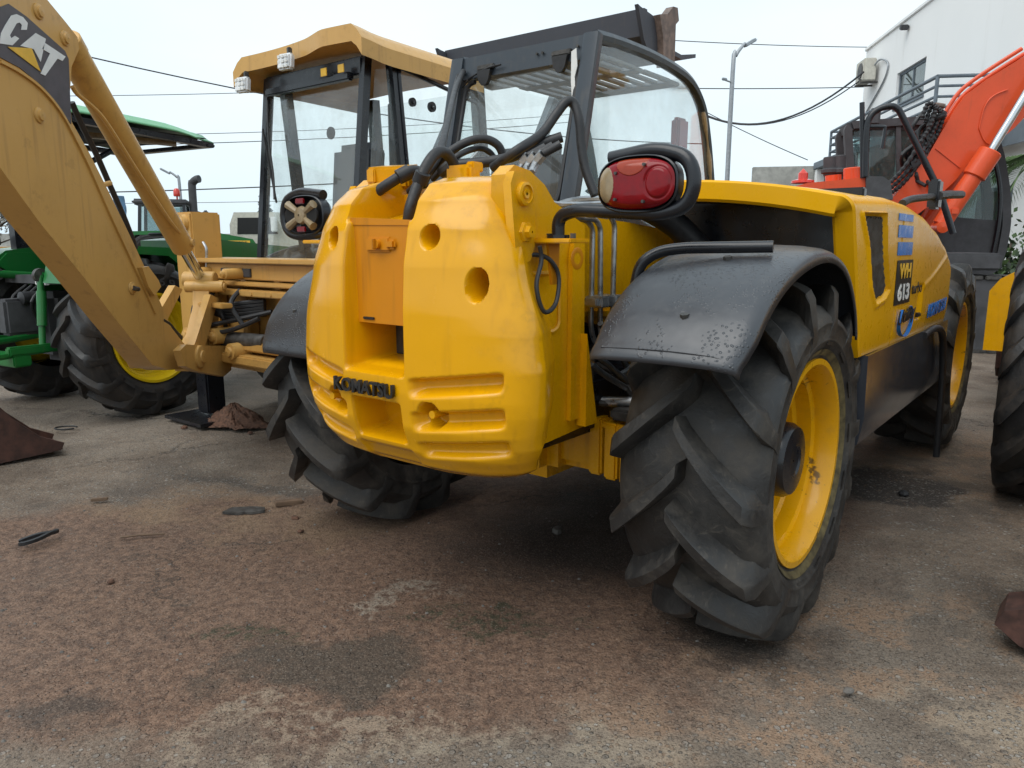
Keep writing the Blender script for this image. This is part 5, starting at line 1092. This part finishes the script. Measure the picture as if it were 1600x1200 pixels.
for x in (-.47, 2.2): MB().prism([(3.45, .95), (3.35, .5), (3.45, .15), (3.7, .04), (4.3, .02), (4.2, .3), (3.8, .9)], x, x + .03, 'x', .006).build('bucket_side', 'rust', Lr)
# rusty implement at the lower right edge
I = thing('rusty_implement', 'rusty bolted round steel drum end with a curved toe at the right edge', 'implement', (1.69, 2.12, 0), 38)
MB().lathe([(.003, -.035), (.15, -.035), (.155, -.045), (.175, -.045), (.19, -.035), (.20, -.01), (.20, .35), (.003, .35)], (.075, 0, .335), 'y', 48).build('drum_end', 'rust', I)
MB().prism([(-.17, .085), (-.15, .135), (-.09, .16), (.05, .155), (.4, .15), (.4, .0), (.02, .005), (-.10, .035)], -.10, .06, 'y', .014, 3).build('curved_toe', 'rust', I)
MB().prism([(-.10, .165), (-.06, .185), (.4, .18), (.4, .155), (-.08, .16)], -.07, .05, 'y', .006).build('upper_toe_bar', 'rust', I)
for k in range(7):
    a = rad(100 + k * 34); MB().cyl((.075 + .165 * math.cos(a), -.07, .335 + .165 * math.sin(a)), (.075 + .165 * math.cos(a), -.035, .335 + .165 * math.sin(a)), .015, n=6).build('bolt', 'rust', I)


# ---------------------------------------------------------------- white two-storey building on the right (local y runs away along its wall)
N = thing('white_building', 'white rendered two-storey building with grey balcony railing', 'building', (13.000,28.000,0),7.70)
t = NT('wall_render_stained'); pos = t.n('ShaderNodeNewGeometry').outputs['Position']
c = t.mix(t.ramp(t.noise(.5, 4, .6, pos), .35, .7, 0, .25), (.88, .88, .87), (.80, .81, .80)); c = t.mix(t.ramp(t.noise(1.3, 5, .65, pos, stretch=(1, 1, .12)), .58, .8, 0, .35), c, (.60, .58, .54))
M['render'] = t.bsdf(c, .85, 0, t.bump(t.noise(40, 3, .6, pos), .1, .01))
wy0, wy1, wz0, wz1 = -4.15, -1.75, 5.72, 6.82                    # window opening
H_ = 8.35
def wall(y0, y1, z0, z1): return MB().bb((0, y0, z0), (.3, y1, z1), 0).build('wall', 'render', N)
wall(-16, wy0, 4.3, H_); wall(wy1, 1.46, 4.3, H_); wall(wy0, wy1, wz1, H_); wall(wy0, wy1, 4.3, wz0)
MB().bb((.0, 1.46, 0), (9, 1.76, H_), 0).build('wall', 'render', N); MB().bb((.6, -16, 0), (.9, 1.46, 4.0), 0).build('wall', 'render', N)
MB().bb((-.06, -16, H_), (.36, 1.8, H_ + .12), .02).build('parapet_cap', 'render', N)
MB().bb((.3, -16, H_ - .3), (9, 1.46, H_ - .15), 0).build('roof', 'concrete', N)
w = MB().bb((.08, wy0, wz0), (.16, wy0 + .09, wz1), .01).bb((.08, wy1 - .09, wz0), (.16, wy1, wz1), .01).bb((.08, wy0 + .09, wz1 - .09), (.16, wy1 - .09, wz1), .01).bb((.08, wy0 + .09, wz0), (.16, wy1 - .09, wz0 + .09), .01).bb((.08, (wy0 + wy1) / 2 - .04, wz0 + .09), (.155, (wy0 + wy1) / 2 + .04, wz1 - .09), .01).build('window', 'slab', N)
MB().bb((.11, wy0 + .09, wz0 + .09), (.12, wy1 - .09, wz1 - .09), 0).build('pane', 'glassd', w); MB().bb((.9, wy0 - 1, wz0 - 1), (1.0, wy1 + 1, wz1 + 1), 0).build('room_back', 'concrete', w)
MB().bb((-.05, wy0 - .08, wz0 - .08), (.1, wy1 + .08, wz0), .01).build('sill', 'slab', w)
# balcony with railing
MB().bb((-1.75, -9.6, 4.05), (.0, 1.2, 4.3), .02).build('balcony_slab', 'slab', N)
MB().bb((-.02, -16, 3.55), (.02, 1.2, 4.05), 0).build('fascia', 'slab', N)
for k, z in enumerate((5.2, 4.98, 4.74, 4.5)):
    MB().cyl((-1.6, -9.4, z), (0, -9.4, z), .045 if k == 0 else .035, n=8).build('rail', 'railgrey', N); MB().cyl((-1.6, -9.4, z), (-1.6, -.4, z), .045 if k == 0 else .035, n=8).build('rail', 'railgrey', N); MB().cyl((-1.6, -.4, z), (0, -.4, z), .045 if k == 0 else .035, n=8).build('rail', 'railgrey', N)
for y in (-.4, -5, -9.4): MB().cyl((-1.6, y, 4.3), (-1.6, y, 5.2), .045, n=8).build('rail_post', 'railgrey', N)
for y in (1.0, -4.2, -9.3): MB().bb((-1.7, y - .15, 0), (-1.4, y + .15, 4.05), .02).build('column', 'render', N)
for y in (-3.5, -8, -12): 
    d = MB().bb((.55, y - .9, .9), (.62, y + .9, 2.7), .02).build('ground_window', 'slab', N); MB().bb((.53, y - .8, 1.0), (.545, y + .8, 2.6), 0).build('pane', 'darkroom', d)
# wall lamp and cable
f = MB().box((-.15, -2.45, 8.08), (.22, .22, .16), .02, rx=.3).cyl((-.05, -2.45, 8.1), (.02, -2.45, 8.1), .03).build('floodlight', 'interior'); f.parent = None
def world_from(o, root):
    o.location = root.location; o.rotation_euler = root.rotation_euler
world_from(f, N); tag(f, 'small black floodlight high on the white wall', 'floodlight')
ac = thing('air_conditioner', 'cream outdoor air conditioner unit on the white wall corner', 'air conditioner'); world_from(ac, N)
MB().bb((-.55, .05, 7.0), (-.12, .95, 7.75), .03).build('casing', 'ac', ac)
MB().bb((-.50, .955, 7.08), (-.16, .97, 7.68), .01).build('end_grille', 'darksteel', ac)
MB().lathe([(.02, -.02), (.26, -.02), (.28, 0)], (-.56, .42, 7.37), 'x', 24).build('fan_grille', 'darksteel', ac)
for y in (.2, .8): MB().sweep([(0, y, 6.95), (-.6, y, 6.95)], RECT(.03, .03)).build('bracket', 'darksteel', ac)
MB().tube([(-.2, .03, 7.5), (-.1, -.2, 7.62), (-.04, -.7, 7.45), (-.04, -.9, 7.2), (-.04, -.5, 6.8), (-.04, .8, 6.2), (-.04, 1.40, 5.9)], .03, 6, smooth=6).build('pipe_run', 'galv', ac)

# ---------------------------------------------------------------- boundary wall and shed
c = MB(); x0, y0, x1, y1 = 9.3, 30.0, 14.5, 29.0
w = MB().box(((x0 + x1) / 2, (y0 + y1) / 2, 2.1), (math.hypot(x1 - x0, y1 - y0), .25, 4.2), .02, rz=math.atan2(y1 - y0, x1 - x0)).build('boundary_wall', 'concrete'); tag(w, 'stained grey concrete wall below the balcony', 'wall')
S = thing('timber_shed', 'low timber shed with rusty corrugated roof beside the concrete wall', 'shed', (8.2, 30.2, 0), 0)
MB().bb((-.8, 0, 0), (1.0, 2.5, 3.2), .02).build('shed_wall', 'wood', S)
R_ = [[(lerp(-1.0, 1.2, j / 60), y, 3.72 + .05 * math.sin(j * 1.05) + (3.3 - 3.72) * (1 - v)) for j in range(61)] for v, y in ((0, -.3), (1, 2.6))]
MB().grid(R_).build('corrugated_roof', 'roofing', S, solid=.03)
for x in (-.7, -.1, .5, .95): MB().sweep([(x, -.05, 0), (x, -.05, 3.2)], RECT(.06, .06), up=(0, 1, 0)).build('post', 'wood', S)
MB().sweep([(-.7, -.12, 2.6), (-.1, -.12, 3.1)], RECT(.05, .03), up=(0, 1, 0)).build('brace', 'wood', S)

# ---------------------------------------------------------------- street lamps, cables
def lamp(loc, h, rz, label, arm=1.3, lean=0, sc=1.):
    o = thing('street_lamp', label, 'street lamp', loc, 0, 'street lamps'); o.rotation_euler = (0, 0, rz)
    MB().tube([(0, 0, 0), (0, 0, h * .86), (.12 * arm, 0, h * .93), (arm * .55, 0, h * .985)], lambda t: lerp(.10, .055, t) * sc, 10, smooth=4).build('pole', 'galv', o)
    MB().box((arm * .55 + .25, 0, h * .99), (.65, .26, .12), .05, ry=-.5).build('lamp_head', 'galv', o); return o
l1 = lamp((8.35, 30.0, 0), 8.9, .5, 'tall grey street lamp rising behind the telehandler cab', 1.0)
MB().tube([(0, 0, 7.3), (-.35, 0, 7.35)], .03, 6).box((-.4, 0, 7.38), (.25, .1, .1), .03).build('side_lamp', 'galv', l1)
lamp((-19.8, 46, 0), 5.6, 3.3, 'small leaning street lamp on the left beyond the tractors', .9)
def cable(a, b, sag, label, r=.012, n=18):
    a, b = Vector(a), Vector(b); o = MB().tube([a.lerp(b, i / n) - Vector((0, 0, sag * 4 * (i / n) * (1 - i / n))) for i in range(n + 1)], r, 5, cap=False).build('overhead_cable', 'wire')
    tag(o, label, 'cable', 'overhead cables'); return o

cable([(-13.055,22,6.669)][0], [(7.631,30,5.064)][0], .6, 'dark cable dropping rightward past the tan boom', .02)
cable([(-22.719,40,8.675)][0], [(-1.423,44,10.162)][0], .15, 'thin level cable high behind the backhoe cab', .018)
cable([(-18.098,34,5.921)][0], [(3.259,40,7.809)][0], .2, 'thin cable from the canopy tip to the backhoe cab', .015)
cable([(-19.208,36,5.744)][0], [(3.428,42,7.745)][0], .2, 'second thin cable just below the canopy tip', .02)
cable([(-20.918,36,3.62)][0], [(3.63,44,5.559)][0], .2, 'cable crossing behind the exhaust stack of the far tractor', .03)
cable([(-23.298,40,3.367)][0], [(3.649,44,4.361)][0], .2, 'faint lowest cable near the treetops', .014)
cable([(12.426,28,7.26)][0], [(7.689,32,6.545)][0], 1.0, 'thick sagging cable from the white building to the left', .035)
cable([(12.357,28,7.003)][0], [(7.691,32,6.495)][0], .9, 'lower strand of the sagging cable beside the building', .022)
cable([(6.406,40,11.412)][0], [(21.183,44,11.966)][0], .1, 'faint cable high left of the white building', .022)
cable([(7.16,34,7.874)][0], [(17.844,38,8.742)][0], .05, 'straight cable behind the tall street lamp', .022)
cable([(8.447,34,6.877)][0], [(11.415,30,4.471)][0], .05, 'slanting cable down to the concrete wall', .018)

# ---------------------------------------------------------------- trees and plants
def tree(loc, h, cr, label, mats=('leafd', 'leaf'), nl=2600, seed=1, flat=.8, trunk=.12, leaf=.10, conifer=False):
    rr = random.Random(seed); o = thing('tree', label, 'tree', loc, 0, 'background trees'); m = MB(); m.tube([(0, 0, 0), (.05 * h * .2, 0, h * .3), (0, .03, h * .62)], lambda t: lerp(trunk, trunk * .35, t), 8, smooth=3)
    ends = []
    for k in range(9):
        a = rr.uniform(0, 6.28); z0 = h * rr.uniform(.32, .6); e = Vector((cr * rr.uniform(.4, .85) * math.cos(a), cr * rr.uniform(.4, .85) * math.sin(a), z0 + h * rr.uniform(.08, .32))); ends.append(e)
        m.tube([(0, 0, z0), e * .5 + Vector((0, 0, z0 * .5)), e], lambda t: lerp(trunk * .4, trunk * .08, t), 5, smooth=3)
    m.build('trunk', 'bark', o)
    cl = []
    for k in range(170 if conifer else 34):
        if conifer: z = rr.uniform(.15, 1) ; a = rr.uniform(0, 6.28); q = cr * (1.03 - z) * rr.uniform(.35, 1); cl.append((Vector((q * math.cos(a), q * math.sin(a), h * z - q * .25)), cr * .13))
        else:
            u = rr.uniform(-1, 1); a = rr.uniform(0, 6.28); q = rr.uniform(.45, 1) * cr; s = math.sqrt(1 - u * u); cl.append((Vector((q * s * math.cos(a), q * s * math.sin(a), h * .68 + q * u * flat * .9)), cr * rr.uniform(.2, .36)))
    for mi, mt in enumerate(mats):
        V = []; Fc = []
        for k in range(nl // len(mats)):
            c, r = cl[rr.randrange(len(cl))]; d = Vector((rr.gauss(0, 1), rr.gauss(0, 1), rr.gauss(0, 1))).normalized() * r * rr.random() ** .5; p = c + d
            n = Vector((rr.gauss(0, 1), rr.gauss(0, 1), rr.gauss(0, 1))).normalized(); t1 = n.orthogonal().normalized(); t2 = n.cross(t1); s = leaf * rr.uniform(.6, 1.3); i = len(V)
            V += [p - t1 * s, p + t2 * s * .45, p + t1 * s, p - t2 * s * .45]; Fc.append((i, i + 1, i + 2, i + 3))
        me = bpy.data.meshes.new('crown'); me.from_pydata(V, [], Fc); me.materials.append(M[mt]); place(me, 'crown', o)
    return o
tree((-20.6, 30, 0), 3.6, 1.7, 'pale bare-looking bushy tree at the far left edge', ('leafpale', 'leafpale'), 3200, 3, leaf=.09)
tree((-14.2, 44, 0), 4.0, 1.25, 'tall dark conifer seen through the backhoe rear window', ('leafd', 'leafd'), 2600, 4, leaf=.16, conifer=True)
tree((-13.3, 46, 0), 3.5, 1.4, 'shorter grey green conifer beside the tall one behind the backhoe cab', ('leafd', 'leaf'), 2600, 5, leaf=.16, conifer=True)
tree((-15.4, 45, 0), 2.5, .9, 'small dark tree left of the backhoe cab', ('leafd', 'leafd'), 2000, 9, leaf=.15)
tree((-12.2, 48, 0), 2.6, 1.4, 'low round tree right of the distant conifers', ('leaf', 'leafd'), 2000, 6, leaf=.15)
# palm fronds at the right edge
def palm(loc, h, label, seed=2):
    rr = random.Random(seed); o = thing('palm_tree', label, 'palm', loc); MB().tube([(0, 0, 0), (.05, 0, h * .5), (0, 0, h)], lambda t: lerp(.16, .11, t), 10, smooth=4).build('trunk', 'bark', o)
    for k in range(13):
        a = 6.283 * k / 13 + rr.uniform(-.2, .2); L1 = rr.uniform(1.5, 2.0); up = rr.uniform(.2, .9); pts = [Vector((math.cos(a) * L1 * t, math.sin(a) * L1 * t, h + up * t * 1.2 - 1.6 * t * t)) for t in [i / 10 for i in range(11)]]
        m = MB().tube(pts, .015, 5)
        for i in range(1, 30):
            t = i / 30; f = t * 10; j = min(9, int(f)); p = pts[j].lerp(pts[j + 1], f - j); d = (pts[j + 1] - pts[j]).normalized(); sd = d.cross(Vector((0, 0, 1))).normalized(); ll = .42 * math.sin(math.pi * (.15 + .8 * t))
            for s in (1, -1): m.poly([p, p + sd * s * ll * .5 + d * .16 + Vector((0, 0, .03)), p + sd * s * ll + d * .32 - Vector((0, 0, .10)), p + sd * s * ll * .5 + d * .12 + Vector((0, 0, .0))])
        m.build('frond', 'leaf', o)
palm((11.2, 16.3, 0), 3.0, 'palm tree with arching fronds at the right edge by the building')
def bush(loc, r, label, seed, mats=('leaf', 'leafd')):
    rr = random.Random(seed); o = thing('shrub', label, 'shrub', loc, 0, 'shrubs by the building')
    MB().tube([(0, 0, 0), (.05, 0, r), (.1, .05, r * 1.3)], .03, 6).build('stem', 'bark', o)
    for mt in mats:
        V = []; Fc = []
        for k in range(500):
            d = Vector((rr.gauss(0, .45), rr.gauss(0, .45), abs(rr.gauss(0, .5)))) * r; n = Vector((rr.gauss(0, 1), rr.gauss(0, 1), rr.gauss(0, 1))).normalized(); t1 = n.orthogonal().normalized(); t2 = n.cross(t1); s = .08 * rr.uniform(.6, 1.4); i = len(V); p = d + Vector((0, 0, r * .35))
            V += [p - t1 * s, p + t2 * s * .5, p + t1 * s, p - t2 * s * .5]; Fc.append((i, i + 1, i + 2, i + 3))
        me = bpy.data.meshes.new('foliage'); me.from_pydata(V, [], Fc); me.materials.append(M[mt]); place(me, 'foliage', o)
bush((9.9, 15.2, 0), 1.0, 'low green shrub between the excavator cab and the right edge', 4); bush((8.8, 15.0, 0), .9, 'shrub mostly hidden behind the excavator cab', 8)

# ---------------------------------------------------------------- far edge of the yard
fw = MB().box((-12, 52, 1.0), (60, .3, 2.0), .02).build('far_wall', 'concrete'); tag(fw, 'long low concrete wall along the far side of the yard', 'wall')


# ---------------------------------------------------------------- debris on the ground
bk = thing('rusty_bucket', 'rusty brown digger bucket resting on the ground at the left edge', 'bucket', (-3.18, 3.95, 0), -42)
MB().prism([(.62, .03), (.64, .07), (.52, .13), (.40, .25), (.25, .46), (-.45, .58), (-.45, .02), (.2, .0)], -.02, .0, 'y', .004).build('side_plate', 'rust', bk)
MB().prism([(.62, .03), (.64, .07), (.52, .13), (.40, .25), (.25, .46), (-.45, .58), (-.45, .02), (.2, .0)], .26, .28, 'y', .004).build('side_plate', 'rust', bk)
MB().prism([(-.45, .0), (.2, -.0), (.63, .03), (.63, .045), (.2, .02), (-.45, .02)], .0, .26, 'y', 0).build('bucket_floor', 'rust', bk)
MB().prism([(.02, .0), (.10, .0), (.10, .16), (.02, .16)], -.045, -.021, 'y', .006).build('wear_plate', 'black', bk)
MB().bb((-.47, .0, .02), (-.44, .26, .57), .005).build('bucket_back', 'rust', bk)
# soil heap on the stabiliser foot
rr = random.Random(3); R_ = []
for k in range(22):
    v = k / 21; r = .26 * (1 - v) ** .8 + .01
    R_.append([(r * (1 + .22 * math.sin(3 * a + 1) + .12 * math.sin(7 * a + v * 9)) * math.cos(a) * 1.25, r * (1 + .18 * math.cos(2 * a) + .12 * math.sin(6 * a + v * 7)) * math.sin(a) * .8, .15 * v ** 1.25 + rr.uniform(-.010, .010)) for a in [6.283 * j / 64 for j in range(64)]])
hp = MB().grid(R_, close=True).build('soil_heap', 'soil', sharp=20); hp.location = (-1.93, 5.08, .02); hp.rotation_euler = (0, 0, -.4); hp.scale = (.78, .8, .95); tag(hp, 'small heap of red brown soil on the black stabiliser foot', 'soil heap')
for i, (x, y, s) in enumerate(((-1.62, 5.02, .03), (-2.25, 5.0, .025), (-1.75, 4.86, .02))):
    o = MB().lathe([(.003, 0), (s, s * .2), (s * .8, s * .7), (.003, s)], (0, 0, 0), 'z', 7).build('soil_clod', 'soil'); o.location = (x, y, 0); o.rotation_euler = (0, 0, i); tag(o, ('soil clod right of the stabiliser foot', 'soil clod left of the stabiliser foot', 'soil clod in front of the stabiliser foot')[i], 'clod', 'soil clods')
def gl(px): return px
st = MB().sweep(spline([(-.13, -.035, .012), (-.02, .02, .02), (.09, .06, .016), (.10, .10, .012), (.075, .03, .02), (.02, -.05, .02), (-.06, -.085, .016), (-.105, -.07, .012)], 5), RECT(.013, .007)).build('rubber_strap', 'hose'); st.location = (-2.02, 3.02, 0); st.scale = (.5, .75, 1); st.rotation_euler = (0, 0, .25); tag(st, 'curled black rubber strap lying on the dirt at left', 'strap')
pz = MB().prism([(-.11, -.03), (-.085, .03), (.03, .045), (.10, .035), (.115, -.01), (.05, -.035), (.01, -.03), (-.02, -.045)], .004, .016, 'z', .002).build('metal_scrap', 'darksteel'); pz.location = (-1.26, 3.36, 0); pz.scale = (.85, 1, 1); tag(pz, 'flat dark metal scrap before the left rear wheel', 'scrap')
wd = MB().box((0, 0, .015), (.13, .045, .022), .004, ry=.06).build('wood_chip', 'wood'); wd.location = (-1.08, 3.46, 0); wd.rotation_euler = (0, 0, .45); tag(wd, 'brown wood offcut beside the left rear tyre', 'offcut')
c2 = MB().box((0, 0, .01), (.075, .02, .014), .003).build('wood_chip', 'wood'); c2.location = (-2.03, 3.52, 0); c2.rotation_euler = (0, 0, .3); tag(c2, 'small dark stick behind the curled strap', 'stick')
c3 = MB().tube([(-.08, -.02, .006), (0, 0, .010), (.09, .02, .006)], .005, 6, smooth=4).build('twig', 'wood'); c3.location = (-1.60, 3.06, 0); tag(c3, 'thin twig on the dirt between strap and metal scrap', 'twig')
r1 = MB().tube([(.07 * math.cos(a), .05 * math.sin(a), .012) for a in [.5 + k * .3 for k in range(19)]], .006, 6).build('wire_loop', 'hose'); r1.location = (-3.05, 4.98, 0); tag(r1, 'small dark wire loop behind the rusty bucket', 'wire')
stone_spots = [(.95, 1.92, .016, 'pale stone right of the big rear tyre'), (.20, 3.12, .03, 'flat pale stone in the shade under the machine'), (-1.0, 3.28, .02, 'brown stone near the left rear tyre'), (-.93, 3.12, .014, 'small brown stone in front of the left rear tyre'), (-1.5, 2.62, .016, 'reddish stone on the dirt at left'), (1.98, 3.62, .03, 'black lump on the oil stain by the skirt')]
for i, (x, y, s, lb) in enumerate(stone_spots):
    rq = random.Random(i + 20); R_ = [[(s * q * (1 + .2 * math.sin(2 * a + i)) * math.cos(a), s * q * .75 * math.sin(a) * (1 + .15 * math.cos(3 * a + i)), z * s) for a in [6.283 * j / 9 for j in range(9)]] for q, z in ((1, 0), (1.05, .25), (.8, .6), (.35, .75), (.02, .76))]
    o = MB().grid(R_, close=True).build('stone', 'hose' if 'black' in lb else 'soil' if 'brown' in lb or 'reddish' in lb else 'stone', sharp=25); o.location = (x, y, 0); o.rotation_euler = (0, 0, i * 1.3); tag(o, lb, 'stone', 'loose stones')
# pale rag stuck on a tyre lug
rg = MB().grid([[(.018 * (u - .5) * 2 * (1 - .5 * abs(v - .4)), .010 * math.sin(u * 9 + v * 7), .075 * (.5 - v) + .006 * math.cos(u * 8)) for u in [j / 6 for j in range(7)]] for v in [k / 9 for k in range(10)]]).build('stuck_wrapper', 'ac', solid=.004)
rg.location = [(0.344,2.13,0.476)][0]; rg.rotation_euler = (0, .35, -.6); tag(rg, 'scrap of pale wrapper stuck to the big rear tyre tread', 'wrapper')
